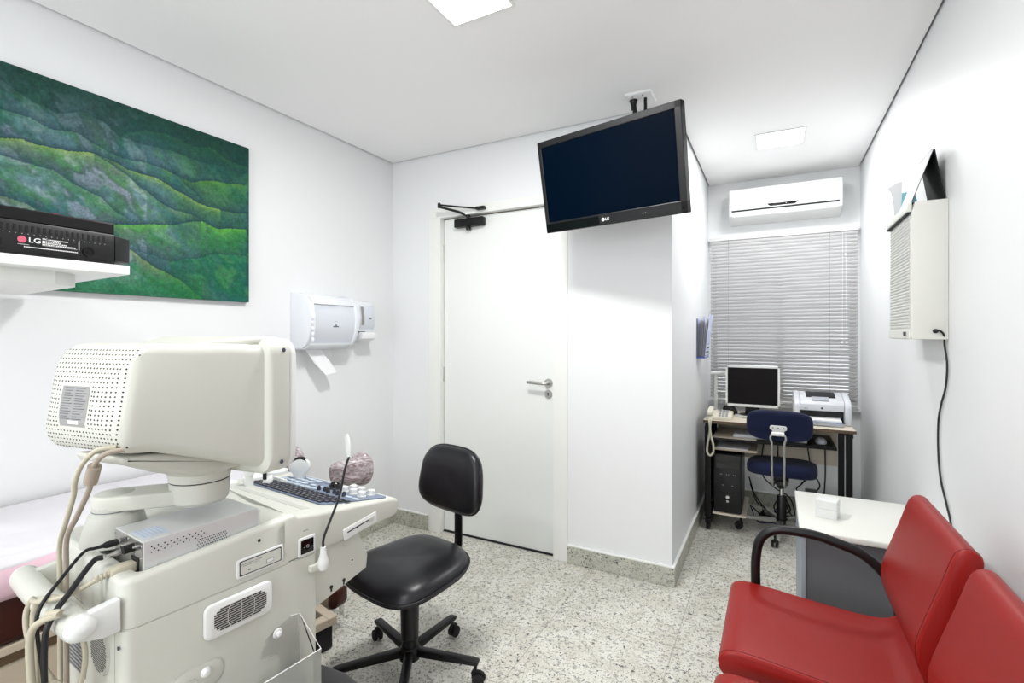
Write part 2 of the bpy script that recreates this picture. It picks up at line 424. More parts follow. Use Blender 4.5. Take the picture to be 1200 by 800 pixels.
# door closer
c = thing('door_closer', 'black hydraulic door closer with a folded arm at the top of the white door', 'door closer', (-1.76, YD+.035, 2.055))
box('body', (-.10, .12, -.045, -.001, -.025, .03), 'darkmetal', c, bevel=.006)
lathe('pinion_cap', [(.016, 0), (.016, .018), (.012, .022), (0, .022)], 'black', c, (-.0, -.024, -.045))
lathe('spindle', [(.012, 0), (.012, .03), (.006, .033)], 'black', c, (-.0, -.024, .03))
bm = bmesh.new(); add_tube(bm, [(0, -.024, .045), (-.05, -.06, .070), (-.155, -.13, .100)], .008, 8)
obj('main_arm', bm, 'darkmetal', c, auto=50)
lathe('elbow', [(.011, -.012), (.011, .014), (.004, .022)], 'black', c, (-.155, -.13, .105))
bm = bmesh.new(); add_tube(bm, [(-.155, -.13, .112), (-.06, -.10, .098), (.10, -.052, .076)], .006, 8)
obj('fore_arm', bm, 'darkmetal', c, auto=50)
box('shoe', (.085, .150, -.075, -.043, .066, .086), 'black', c, bevel=.004)

# ------------------------------------------------------------------ ceiling lights
def ceiling_light(x, y, label, power):
    t = thing('ceiling_light', label, 'ceiling light', (x, y, H), 0, None)
    s = .125
    bm = bmesh.new()
    for b in ((-s-.012, s+.012, -s-.012, -s), (-s-.012, s+.012, s, s+.012), (-s-.012, -s, -s, s), (s, s+.012, -s, s)):
        add_box(bm, *b, -.006, -.0005, bevel=.0015)
    obj('frame', bm, 'framewhite', t)
    box('diffuser', (-s, s, -s, s, -.004, -.001), 'lamp', t, bevel=0)
    ld = bpy.data.lights.new('light_panel', 'AREA'); ld.shape = 'SQUARE'; ld.size = .24; ld.energy = power; ld.color = (1.0, .995, .985)
    lo = bpy.data.objects.new('lamp_light', ld); COL.objects.link(lo); lo.location = (0, 0, -.008); lo.parent = t
    return t
ceiling_light(-.975, 1.47, 'bright square ceiling light at the top edge, over the door side of the room', 20)
ceiling_light(.033, 3.465, 'bright square ceiling light in the window niche before the air conditioner', 10)
ceiling_light(-.92, -.75, 'added square ceiling light behind the viewpoint, unseen, brightening the room', 13)  # extra lamp added out of view to raise the overall brightness

# ------------------------------------------------------------------ air conditioner
a = thing('air_conditioner', 'white wall-mounted split air conditioner above the window blind', 'air conditioner', (.06, YB, 2.19))
W = .365
prof = [(0, 0), (-.05, -.0), (-.13, .012), (-.178, .04), (-.196, .075), (-.20, .12), (-.196, .20), (-.185, .238), (-.15, .25), (0, .25)]
prism('case', prof, -W, W, 'x', 'machine_w', a, bevel=.006)
prism('front_panel', [(-.2015, .082), (-.2055, .12), (-.2015, .20), (-.192, .238), (-.188, .238), (-.196, .20), (-.199, .12), (-.197, .082)], -W+.004, W-.004, 'x', 'machine_w', a, bevel=.0)
prism('air_slot', [(-.1965, .070), (-.2005, .079), (-.17, .079), (-.17, .070)], -W+.02, W-.02, 'x', 'ink_d', a)
prism('louvre', [(-.135, .008), (-.181, .034), (-.199, .068), (-.192, .070), (-.174, .038), (-.13, .014)], -W+.024, W-.024, 'x', 'machine_w', a, bevel=.001)
prism('display', [(-.11, .107), (.10, .107), (.075, .088), (-.085, .088)], -.2075, -.200, 'y', 'gloss_black', a, bevel=.002)
box('indicator', (.015, .021, -.2082, -.2074, .096, .100), 'led', a, bevel=0)

# ------------------------------------------------------------------ blind
bl = thing('venetian_blind', 'grey venetian blind, lowered and closed, over the niche window', 'blind', (0, YB-.035, 0))
box('headrail', (WX0-.012, WX1+.008, -.018, .022, 2.075, 2.10), 'blind', bl, bevel=.002)
bm = bmesh.new(); n = 47
for i in range(n):
    z = .835 + (2.06-.835)*i/(n-1)
    pr = []
    for k in range(5):
        u = -1 + 2*k/4
        y = -.0068*u; zz = .0112*u; bow = .0022*(1-u*u)
        pr.append((y-bow, zz))
    pts = [(y, z+zz) for y, zz in pr] + [(y+.0006, z+zz) for y, zz in reversed(pr)]
    add_prism(bm, pts, WX0-.003, WX1, 'x')
obj('slats', bm, 'blind', bl)
box('bottom_rail', (WX0-.003, WX1, -.011, .011, .805, .82), 'blind', bl, bevel=.003)
for x in (WX0+.13, WX1-.17): tube('ladder_cord', [(x, -.011, .82), (x, -.011, 2.08)], .0012, 'grey_ink', bl, 6, 0)
tube('tilt_cord', [(.435, -.02, 1.28), (.437, -.022, 2.08)], .0012, 'paper', bl, 6, 0)
tube('tilt_cord', [(.462, -.02, 1.28), (.455, -.022, 2.08)], .0012, 'paper', bl, 6, 0)
for x in (.435, .462): lathe('cord_bead', [(.002, .018), (.006, .004), (.007, 0)], 'led', bl, (x, -.02, 1.265), 10)
lathe('cord_bead', [(.003, .014), (.008, .004), (.006, -.006)], 'led', bl, (.455, -.022, 1.90), 10)

# ------------------------------------------------------------------ television
tr = (R(0), R(0), R(0))
tv = thing('television', 'black flat television with a dark screen hung from the ceiling', 'television', (-.6872, 2.2058, 2.0641))
yaw, pit, rol = -.2597, -.2126, -.0233
rv = Vector((math.cos(yaw), math.sin(yaw), 0)); nn = Vector((math.sin(yaw), -math.cos(yaw), 0)); zv = Vector((0, 0, 1))
uv = zv*math.cos(pit) - nn*math.sin(pit)
r2 = rv*math.cos(rol) + uv*math.sin(rol); u2 = -rv*math.sin(rol) + uv*math.cos(rol); n2 = r2.cross(u2)
tv.rotation_euler = Matrix((r2, -n2, u2)).transposed().to_euler()    # local x right, y away from viewer, z up
w, h = .75, .449
bm = bmesh.new()
for b in ((-w/2, w/2, 0, .04, h/2-.030, h/2), (-w/2, w/2, 0, .04, -h/2, -h/2+.052), (-w/2, -w/2+.022, 0, .04, -h/2, h/2), (w/2-.030, w/2, 0, .04, -h/2, h/2)):
    add_box(bm, *b, bevel=.003)
bez = obj('bezel', bm, 'black', tv)
box('gloss_strip', (-w/2+.003, -.055, -.0012, .0, -h/2+.004, -h/2+.044), 'gloss_black', tv, bevel=0)
box('screen', (-w/2+.015, w/2-.02, .004, .02, -h/2+.045, h/2-.02), 'screen_navy', tv, bevel=0)
prism('back_cover', [(-w/2+.01, .03), (w/2-.01, .03), (w/2-.09, .085), (-w/2+.09, .085)], -h/2+.01, h/2-.01, 'z', 'black', tv, bevel=.006)
lg = lathe('logo_disc', [(.0085, 0), (.0085, .0006)], 'white_ink', tv, (-.033, -.0002, -h/2+.026), 20, RX(90))
text('logo_text', 'LG', .018, 'white_ink', tv, T(-.021, -.0004, -h/2+.026) @ RX(90))
text('button_marks', '- - + -', .010, 'grey_ink', tv, T(.17, -.0004, -h/2+.026) @ RX(90))
lathe('power_light', [(.005, 0), (.005, .001)], 'gloss_black', tv, (w/2-.018, -.0002, -h/2+.022), 14, RX(90))
mt = thing('ceiling_bracket', 'small television bracket with two black arms under a pale ceiling plate', 'bracket', (-.60, 2.50, H))
box('plate', (-.065, .065, -.045, .09, -.014, -.0005), 'ceiling', mt, bevel=.003)
tube('arm', [(-.035, .02, -.014), (-.03, .02, -.10), (-.055, -.03, -.22), (-.055, -.155, -.32)], .011, 'darkmetal', mt, 10)
tube('arm', [(.025, .02, -.014), (.02, .02, -.10), (-.02, -.03, -.22), (-.025, -.165, -.32)], .008, 'darkmetal', mt, 10)
lathe('flange', [(.022, 0), (.012, -.03), (.012, -.05)][::-1], 'darkmetal', mt, (-.035, .02, -.012), 16)
for x in (-.03, .02): lathe('screw', [(.004, -.003), (.004, 0)], 'grey_ink', mt, (x, -.02, -.0142), 10)

# ------------------------------------------------------------------ painting on the left wall
def hills():
    import math as m_
    # ridge lines as (u, v) on the canvas, u along the wall 0..1, v up 0..1
    def P(cx, cy):   # sketch made from a slanted view -> canvas u,v
        px, py = cx/2.5, 50+cy/2.5
        dx = (px-600)/577; rx = -.4695+.8829*dx; ry = .8829+.4695*dx
        D = -2.36/rx; Y = D*ry; z = 1.327+D*(392-py)/577
        return ((Y-.66)/.925, (z-1.492)/.783)
    raw = [
        [(-80, 60), (0, 105), (50, 140), (100, 175), (170, 205), (250, 205), (300, 230), (350, 275), (420, 300), (500, 320), (600, 350), (722, 385)],
        [(-80, 150), (0, 190), (80, 215), (150, 250), (220, 262), (280, 300), (330, 325), (380, 345), (430, 350), (480, 368), (520, 392), (560, 430), (610, 478), (660, 493), (722, 501)],
        [(-80, 270), (0, 278), (60, 284), (110, 302), (200, 318), (270, 325), (330, 345), (380, 375), (450, 390), (520, 435), (580, 470), (650, 490), (722, 500)],
        [(-80, 300), (0, 330), (80, 350), (150, 370), (220, 415), (290, 450), (345, 500), (400, 530), (470, 531), (590, 526)],
        [(-80, 430), (0, 450), (60, 470), (140, 500), (200, 520), (300, 560), (350, 570)],
        [(470, 364), (515, 388), (560, 408), (600, 405), (640, 410), (722, 418)],
        [(260, 545), (340, 535), (450, 532), (590, 525), (640, 545), (722, 545)],
        [(-80, 580), (330, 590), (380, 605), (440, 622), (500, 640), (560, 632), (640, 618), (722, 625)],
        [(350, 274), (385, 262), (430, 256), (500, 270), (560, 300), (620, 310), (660, 340), (722, 362)],
        [(270, 324), (310, 345), (360, 380), (420, 430), (470, 470), (520, 490), (560, 505), (610, 533)],
        [(380, 606), (420, 636), (470, 665), (520, 690), (580, 740), (620, 775)],
    ]
    R_ = [[P(*p) for p in r] for r in raw]
    def ridge(r, u):
        if u < r[0][0] or u > r[-1][0]: return None
        for a, b in zip(r, r[1:]):
            if a[0] <= u <= b[0]:
                t = (u-a[0])/max(b[0]-a[0], 1e-6); t = t*t*(3-2*t)*.5 + t*.5
                return a[1] + (b[1]-a[1])*t
    greens = [(40, 96, 70), (46, 104, 78), (52, 112, 74), (58, 116, 82), (72, 112, 84), (48, 112, 66), (44, 128, 62), (24, 104, 72), (34, 96, 68), (62, 116, 78), (36, 122, 74)]
    crest = [(74, 122, 104), (84, 140, 92), (150, 186, 84), (96, 150, 96), (110, 150, 64), (96, 152, 56), (104, 184, 66), (40, 132, 96), (64, 148, 66), (118, 158, 96), (132, 168, 78)]
    edge = [.25, .45, .85, .35, .4, .7, .9, .3, .5, .55, .7]
    mix = lambda a, b, t: tuple(a[i]*(1-t)+b[i]*t for i in range(3))
    fr = lambda x, y, z, o=4: noise.fractal(Vector((x, y, z)), .8, 2.1, o)
    def colour(u, v):
        vv = v + .012*noise.noise(Vector((u*9, v*8, 3)))
        above = None; below = None
        for i, r in enumerate(R_):
            y = ridge(r, u)
            if y is None: continue
            if y >= vv and (above is None or y < above[0]): above = (y, i)
            if y < vv and (below is None or y > below[0]): below = (y, i)
        i = above[1] if above else None
        c = greens[i] if above else (24, 74, 58)
        # long brush patches running down the slopes to the right
        s1 = fr((u*.8-v*.2)*5, (v*1.1+u*.75)*4.2, 1.3); s2 = fr((u-v*.2)*9, (v+u*.7)*11, 5.1); s3 = fr((u*.9)*3.2, (v+u*.6)*3.0, 9.4)
        c = mix(c, (122, 146, 172), max(0, min(.72, (s1+.20)*1.9))*(1.0 if u < .55 else max(.12, 1-(u-.55)*3)))
        c = mix(c, (88, 156, 82), max(0, min(.45, s2*1.3)))
        c = mix(c, (22, 92, 92), max(0, min(.55, -s3*1.6)))
        c = mix(c, (124, 108, 150), max(0, min(.5, (-s1-.08)*2.2))*(1 if u < .6 else .3))
        c = mix(c, (176, 182, 204), max(0, min(.55, (s1*s2)*8))*(1 if u < .5 else .1))
        if above:
            dd = above[0]-vv
            c = mix(c, crest[i], math.exp(-dd/.028)*edge[i])
        if below:
            db = vv-below[0]
            c = mix(c, (26, 50, 66), math.exp(-db/.015)*.85*(.4+.6*edge[below[1]]))
            c = mix(c, (30, 72, 82), math.exp(-db/.07)*.45)
        if v > .74: c = mix(c, (16, 62, 50), min(.8, (v-.74)*3.4))
        if v < .18 and u < .75: c = mix(c, (26, 112, 60), min(.7, (.18-v)*5))
        if u > .93 : c = mix(c, (18, 96, 104), max(0, min(.6, s3+.3))*(u-.93)*10)
        k = .90 + .16*noise.noise(Vector((u*120, v*105, 9))) + .14*noise.noise(Vector((u*40, v*40, 2)))
        return tuple(max(0, min(255, x*k)) for x in c)
    NU, NV = 420, 240
    y0, y1, z0, z1 = .66, 1.585, 1.492, 2.275
    verts = []; cols = []
    for j in range(NV+1):
        for i in range(NU+1):
            u, v = i/NU, j/NV
            verts.append((0, y0+(y1-y0)*u, z0+(z1-z0)*v)); cols.append(colour(u, v))
    faces = [(j*(NU+1)+i, j*(NU+1)+i+1, (j+1)*(NU+1)+i+1, (j+1)*(NU+1)+i) for j in range(NV) for i in range(NU)]
    me = bpy.data.meshes.new('paint_layer'); me.from_pydata(verts, [], faces)
    at = me.color_attributes.new('paint', 'FLOAT_COLOR', 'POINT')
    for i, c_ in enumerate(cols): at.data[i].color = srgb(*c_)
    mm = bpy.data.materials.new('oil_paint'); mm.use_nodes = True; nt = mm.node_tree
    b = nt.nodes['Principled BSDF']; b.inputs['Roughness'].default_value = .6; b.inputs['Specular IOR Level'].default_value = .2
    ca = nt.nodes.new('ShaderNodeVertexColor'); ca.layer_name = 'paint'
    nt.links.new(ca.outputs[0], b.inputs['Base Color'])
    tc = nt.nodes.new('ShaderNodeTexCoord'); n = nt.nodes.new('ShaderNodeTexNoise'); n.inputs['Scale'].default_value = 70; n.inputs['Detail'].default_value = 5
    bp = nt.nodes.new('ShaderNodeBump'); bp.inputs['Strength'].default_value = .25; bp.inputs['Distance'].default_value = .002
    nt.links.new(tc.outputs['Object'], n.inputs[0]); nt.links.new(n.outputs['Fac'], bp.inputs['Height']); nt.links.new(bp.outputs[0], b.inputs['Normal'])
    return me, mm, (y0, y1, z0, z1)
me, mm, (y0, y1, z0, z1) = hills()
p = thing('painting', 'large unframed painting of rolling green hills on the left wall', 'painting', (XL, 0, 0))
box('stretched_canvas', (.0005, .028, y0, y1, z0, z1), mat('canvas_edge', (24, 84, 70), .7), p, bevel=.001)
o = link('paint_layer', me, mm, p); o.location = (.0288, 0, 0)

# ------------------------------------------------------------------ shelf, electronic box
s = thing('wall_shelf', 'white shelf below the black electronic box at the left edge', 'shelf', (-2.0, .3, 1.5))
prism('board', [(-.389, -.45), (.355, -.45), (.355, .438), (-.30, .485), (-.30, .34), (-.389, .34)], 0, .025, 'z', 'doorwhite', s, bevel=.001)
prism('support_box', [(-.389, -.40), (.27, -.40), (.27, .30), (.20, .37), (-.30, .41), (-.30, .33), (-.389, .33)], -.035, -.0, 'z', 'framewhite', s, bevel=.001)
e = thing('electronic_box', 'black slotted electronic box with a pink and white maker label on the white shelf', 'electronic device', (-1.66, .30, 1.5255))
prism('case', [(-.40, 0), (.408, 0), (.408, .086), (-.40, .086)], -.20, 0, 'x', 'black', e, bevel=.003)
prism('end_cheek', [(-.001, .409), (-.03, .458), (-.18, .458), (-.19, .409)], .012, .083, 'z', 'black', e, bevel=.003)
box('upper_deck', (-.20, -.02, -.40, .416, .088, .122), 'darkmetal', e, bevel=.004)
box('base_strip', (-.196, .004, -.40, .405, .0, .006), 'gloss_black', e, bevel=.001)
bm = bmesh.new()
y = -.38
while y < .385:
    add_box(bm, .0, .0008, y, y+.005, .060, .076); y += .0115
obj('vent_slots', bm, 'rubber', e)
bm = bmesh.new()
y = -.376
while y < .385:
    add_box(bm, .0, .0008, y, y+.0016, .0535, .0555); y += .0115
obj('vent_dots', bm, 'grey_ink', e)
bm = bmesh.new()
for k in range(34): add_box(bm, -.20+.0, -.03, -.39+k*.0235, -.39+k*.0235+.012, .1215, .1245, bevel=.001)
obj('top_ribs', bm, 'darkmetal', e)
box('red_mark', (-.05, -.035, .285, .296, .122, .1255), 'red_led', e, bevel=0)
FXm = Matrix(((0, 0, 1, 0), (1, 0, 0, 0), (0, 1, 0, 0), (0, 0, 0, 1)))  # text x->+Y, y->+Z, normal +X
lathe('logo_disc', [(.0085, 0), (.0085, .001)], 'pink_ink', e, (.0004, .211, .040), 24, FXm)
text('logo_text', 'LG', .0175, 'white_ink', e, T(.0006, .223, .040) @ FXm, sx=1.15)
text('label_text', 'SAC', .0055, 'white_ink', e, T(.0006, .25, .047) @ FXm)
bm = bmesh.new()
for (a_, b_, z) in ((.262, .300, .0465), (.250, .268, .0415), (.271, .285, .0415), (.250, .262, .0375), (.265, .280, .0375), (.283, .300, .0375), (.25, .275, .0335), (.278, .318, .0335)):
    y = a_
    while y < b_: add_box(bm, 0, .0006, y, y+.0024, z-.0013, z+.0013); y += .0034
y = .215
while y < .322: add_box(bm, 0, .0006, y, y+.0022, .0212, .0238); y += .0033
obj('label_print', bm, 'white_ink', e)
bm = bmesh.new()
add_box(bm, 0, .0006, .203, .225, .0275, .0283); add_box(bm, 0, .0006, .325, .3265, .030, .050); add_box(bm, 0, .0006, .25, .322, .0305, .0311)
obj('label_lines', bm, 'white_ink', e)
for y in (.162, .347):
    bm = bmesh.new(); add_lathe(bm, [(.013, 0), (.013, .003), (.010, .003), (.009, .0008), (.004, .0008), (.003, .002)], 20, T(0, y, .028) @ FXm)
    obj('screw_recess', bm, 'darkmetal', e, auto=35)

# ------------------------------------------------------------------ dispensers on the left wall
t = thing('paper_towel_dispenser', 'wide white paper towel dispenser with smoky cover, left of the soap dispenser', 'paper towel dispenser', (XL, 2.035, 1.25))
# side cheeks bulging forward
side = [(.0, .0), (.09, -.0), (.125, .02), (.15, .06), (.165, .12), (.165, .19), (.15, .25), (.115, .295), (.06, .31), (.0, .315)]
for y0_, y1_ in ((-.185, -.150), (.145, .165)):
    prism('side_cheek', side, y0_, y1_, 'y', 'disp_white', t, bevel=.004)
prism('cover', [(.001, .005), (.08, .012), (.118, .03), (.142, .07), (.155, .12), (.155, .19), (.14, .245), (.105, .285), (.06, .30), (.001, .305)], -.165, .145, 'y', 'disp_clear', t)
prism('top_hood', [(.0, .300), (.06, .297), (.108, .284), (.142, .245), (.150, .25), (.115, .295), (.06, .311), (.0, .316)], -.165, .145, 'y', 'disp_white', t, bevel=.001)
prism('lower_lip', [(.0, -.006), (.09, -.006), (.13, .015), (.137, .03), (.12, .028), (.08, .010), (.0, .004)], -.165, .145, 'y', 'disp_white', t, bevel=.001)
bm = bmesh.new(); add_box(bm, .155, .1558, -.02, .02, .120, .126); add_box(bm, .155, .1558, -.008, .008, .128, .134); add_box(bm, .155, .1558, -.010, .010, .152, .1535); obj('maker_mark', bm, 'ink', t)
bm = bmesh.new()
for k in range(5): add_prism(bm, [(.166, .035+k*.03), (.172, .045+k*.03), (.172, .055+k*.03), (.166, .062+k*.03)], -.183, -.167, 'y')
obj('grip_ribs', bm, 'disp_white', t)
bm = bmesh.new()
q = [(.055, -.135, .0), (.055, -.03, .0), (.075, .03, -.085), (.100, .055, -.145), (.105, -.03, -.155), (.075, -.085, -.085)]
for dx_ in (0,):
    A_ = [bm.verts.new((x, y, z)) for x, y, z in q]; B_ = [bm.verts.new((x+.0012, y, z)) for x, y, z in q]
    bm.faces.new(A_); bm.faces.new(B_[::-1])
    for i in range(6): bm.faces.new((A_[i], B_[i], B_[(i+1) % 6], A_[(i+1) % 6]))
obj('towel_sheet', bm, 'paper', t)
pr = [(.045, -.002), (.048, -.03), (.055, -.055)]
bm = bmesh.new(); add_prism(bm, pr + [(x+.001, z) for x, z in reversed(pr)], .0, .06, 'y'); obj('towel_sheet', bm, 'paper', t)
t = thing('soap_dispenser', 'narrow white soap dispenser with a grey level window, right of the towel dispenser', 'soap dispenser', (XL, 2.32, 1.29))
side = [(.0, .0), (.07, .0), (.09, .03), (.11, .09), (.115, .15), (.105, .21), (.08, .245), (.0, .255)]
prism('case', side, -.075, .075, 'y', 'disp_white', t, bevel=.008)
prism('front_cover', [(.100, .065), (.1155, .09), (.1195, .15), (.109, .21), (.103, .222), (.095, .20), (.10, .10)], -.055, .07, 'y', 'disp_clear', t, bevel=.002)
prism('level_window', [(.112, .085), (.1208, .11), (.1225, .15), (.117, .19), (.110, .212), (.105, .20), (.11, .10)], -.048, -.026, 'y', 'label_grey', t, bevel=.001)
prism('push_lever', [(.085, .0), (.125, .012), (.128, .045), (.10, .055), (.09, .03)], -.05, .07, 'y', 'paper', t, bevel=.004)
bm = bmesh.new(); add_prism(bm, [(-.014, 0), (.014, 0), (0, .009)], .1195, .1205, 'x'); o = obj('maker_mark', bm, 'ink', t); o.location = (.0, .025, .135)
box('lever_slot', (.09, .1, -.055, .0, .050, .058), 'ink_d', t, bevel=0)

# ------------------------------------------------------------------ document pocket on niche wall
t = thing('wall_file_pocket', 'blue wall pocket stuffed with papers on the niche side wall', 'file pocket', (XP, 3.72, 1.17))
prism('pocket', [(0, 0), (.055, .0), (.07, .19), (.067, .19), (.053, .003), (.0, .003)], -.11, .11, 'y', 'blue_plastic', t)
box('back_plate', (.0005, .003, -.11, .11, 0, .27), 'blue_plastic', t, bevel=0)
box('bottom_edge', (.0005, .058, -.113, .113, -.006, .002), mat('blue_edge', (60, 84, 190), .4), t, bevel=.002)
for k in range(7):
    x = .009+.0075*k
    tp = thing('paper_sheet', 'sheets of paper upright in the blue wall pocket', 'paper', (XP+x, 3.72+random.uniform(-.01, .01), 1.176), 0, 'papers in the wall pocket')
    tl = .003*k
    box('sheet', (0, .0012, -.10, .10, 0, random.uniform(.255, .30)), 'paper' if k % 3 else 'paper_blue', tp, bevel=0, mx=RY(2.0*k*.5))
for z in (.03, .06, .09, .12, .15):
    box('print_line', (.0, .0007, -.07, .09, z, z+.010), 'ink', t, bevel=0, mx=T(.0565+z*.079, 0, 0) @ RY(0))

# ------------------------------------------------------------------ ultrasound machine (local x to its right, y forward)
MO = (-1.1677, .4460, 0); MR = R(-5)
us = thing('ultrasound_machine', 'large cream ultrasound machine on a cart with a big monitor, at the left front', 'ultrasound machine', MO, MR)
MW = Matrix.Translation(MO) @ Matrix.Rotation(MR, 4, 'Z')
# lower body
body = prism('cart_body', rrect(.395, .457, .022, 5, -.1975, .2885), .17, .722, 'z', 'machine', us)
bm = bmesh.new(); add_prism(bm, rrect(.392, .454, .022, 5, -.1975, .2885), .7215, .7255, 'z'); obj('seam_groove', bm, 'machine_d', body)
box('corner_seam', (-.0305, -.0285, .0592, .0605, .20, .72), 'machine_d', body, bevel=0)
for z in (.69, .45): lathe('clip_slot', [(.004, 0), (.004, .001)], 'ink', body, (-.012, .0600, z), 12, RX(90))
# upper tray shell with a well
def tray(outer, inner, z0, zt, zf, r=.012, zfun=None):
    bm = bmesh.new(); n = len(outer)
    c = (sum(p[0] for p in outer)/n, sum(p[1] for p in outer)/n)
    def off(loop, d):
        out = []
        for i in range(n):
            p0 = Vector(loop[i-1]); p1 = Vector(loop[i]); p2 = Vector(loop[(i+1) % n])
            e1 = (p1-p0); e2 = (p2-p1)
            nrm = Vector((0, 0))
            for e_ in (e1, e2):
                if e_.length > 1e-6: nrm += Vector((e_.y, -e_.x)).normalized()
            nrm = nrm.normalized() if nrm.length > 1e-6 else Vector((0, 0))
            out.append((p1.x - nrm.x*d, p1.y - nrm.y*d))
        return out
    zt_ = (lambda x, y: zt) if zfun is None else zfun
    rings = [[(x, y, z0) for x, y in outer], [(x, y, zt_(x, y)-r) for x, y in outer]]
    for k in (30, 60, 90):
        a_ = R(k); o_ = off(outer, r*(1-math.cos(a_)))
        rings.append([(x, y, zt_(x, y)-r+r*math.sin(a_)) for x, y in o_])
    ri = r*.6
    for k in (90, 45, 0):
        a_ = R(k); o_ = off(inner, -ri*(1-math.cos(a_)))
        rings.append([(x, y, zt_(x, y)-ri+ri*math.sin(a_)) for x, y in o_])
    rings[-3] = [(x, y, zt_(x, y)) for x, y in off(inner, -ri)]
    rings[-2] = [(x, y, zt_(x, y)-ri*.3) for x, y in off(inner, -ri*.3)]
    rings[-1] = [(x, y, zt_(x, y)-ri) for x, y in inner]
    rings.append([(x, y, zf) for x, y in inner])
    add_loft(bm, rings)
    return bm
def zrim(x, y):
    z = .826
    if y > .34: z = .826 + (.848-.826)*min(1, (y-.34)/.08)
    if x < -.21 : z += .018*min(1, (-.21-x)/.04)
    return z
outer = rrect(.395, .385, .03, 6, -.1975, .2525); inner = rrect(.172, .325, .012, 6, -.116, .2625)
tr_ = obj('tray_shell', tray(outer, inner, .725, .826, .803, zfun=zrim), 'machine', us, auto=40)
# console
cp = [(.385, .726), (.385, .826), (.42, .846), (.445, .848), (.455, .838), (.55, .824), (.795, .794), (.815, .787), (.823, .775), (.815, .738), (.80, .733), (.57, .722)]
bm = bmesh.new(); add_prism(bm, cp, -.50, 0.0, 'x', bevel=.009, seg=3)
con = obj('console', bm, 'machine', us, auto=40)
sl = math.atan2(.794-.824, .245)           # slope of the control surface
CM = T(0, .55, .8245) @ Matrix.Rotation(sl, 4, 'X')
def con_box(name, b, m, par, bevel=.001): return box(name, b, m, par, bevel=bevel, mx=CM)
kp = prism('control_panel', [(-.475, .022), (-.078, .022), (-.060, .030), (-.012, .225), (-.020, .234), (-.475, .232)], 0, .0035, 'z', 'panel_blue', us, bevel=.0012, mx=CM)
con_box('groove', (-.43, -.06, -.045, -.022, -.003, .0015), 'machine_d', con, .001)
n = 0
for r in range(5):
    nk = 17
    for k in range(nk):
        pk = (.385+.012*r)/nk; x0 = -.462 + k*pk
        if n < 85: con_box('key', (x0, x0+pk-.004, .028+r*.0155, .0405+r*.0155, .0035, .0075), 'key_black', kp, .0012)
        n += 1
bm = bmesh.new()
for r in range(5):
    for k in range(17):
        pk = (.385+.012*r)/17; x0 = -.462 + k*pk
        add_box(bm, x0+.005, x0+.0135, .0325+r*.0155, .0345+r*.0155, .0075, .0078, mx=CM)
obj('key_legends', bm, 'grey_ink', kp)
for r in range(4):
    for k in range(4 if r else 6):
        x0 = -.458 + k*.036; y0_ = .112 + r*.028
        cx, cy = x0+.015, y0_+.009
        bm = bmesh.new(); add_prism(bm, rrect(.030, .019, .008, 4, cx, cy), .0035, .0072, 'z', bevel=.001, mx=CM); obj('control_key', bm, 'key_blue', kp, auto=30)
for x0 in (-.29, -.25):
    for y0_ in (.115, .143, .205):
        bm = bmesh.new(); add_prism(bm, rrect(.030, .015, .007, 4, x0, y0_+.01), .0035, .0072, 'z', bevel=.001, mx=CM); obj('control_key', bm, 'key_blue', kp, auto=30)
for k in range(7): lathe('toggle_key', [(.006, 0), (.005, .013), (.003, .015)], 'machine_w', kp, (0, 0, 0), 12, CM @ T(-.46+k*.014, .103, .003))
for k in range(6): lathe('slider_knob', [(.007, 0), (.0055, .010), (.0035, .015), (0, .016)], 'key_black', kp, (0, 0, 0), 12, CM @ T(-.225+k*.024+.002*(k % 2), .128+(k % 2)*.004, .003))
for (x, y) in ((-.15, .172), (-.105, .170), (-.105, .205), (-.062, .168), (-.06, .205), (-.15, .207)):
    lathe('rotary_knob', [(.0, 0), (.0145, 0), (.0145, .004), (.012, .005), (.0115, .016), (.009, .018), (0, .018)], 'machine_w', kp, (0, 0, 0), 18, CM @ T(x, y, .0035))
lathe('trackball_ring', [(0, 0), (.028, 0), (.028, .003), (.022, .004), (0, .004)], 'key_black', kp, (0, 0, 0), 26, CM @ T(-.215, .185, .0035))
lathe('trackball', [(.0, -.01), (.018, -.004), (.0225, .004), (.021, .012), (.014, .020), (.006, .0235), (0, .024)], 'gloss_black', kp, (0, 0, 0), 26, CM @ T(-.215, .185, .0035))
for x in (-.08, -.045):
    bm = bmesh.new(); add_prism(bm, rrect(.028, .012, .005, 4, x, .132), .0035, .0072, 'z', bevel=.001, mx=CM); obj('control_key', bm, 'key_blue', kp, auto=30)
# probe holder shelf along the far edge of the console
ph = prism('probe_holder', rrect(.11, .30, .03, 5, -.535, .62), .785, .806, 'z', 'machine', us, bevel=.004)
for y in (.54, .64, .73):
    lathe('holder_ring', [(.030, 0), (.036, 0), (.036, .012), (.030, .012)], 'machine_w', ph, (-.545, y, .8055), 22)
    lathe('holder_well', [(.029, 0), (.029, .0015)], 'machine_d', ph, (-.545, y, .806), 22)
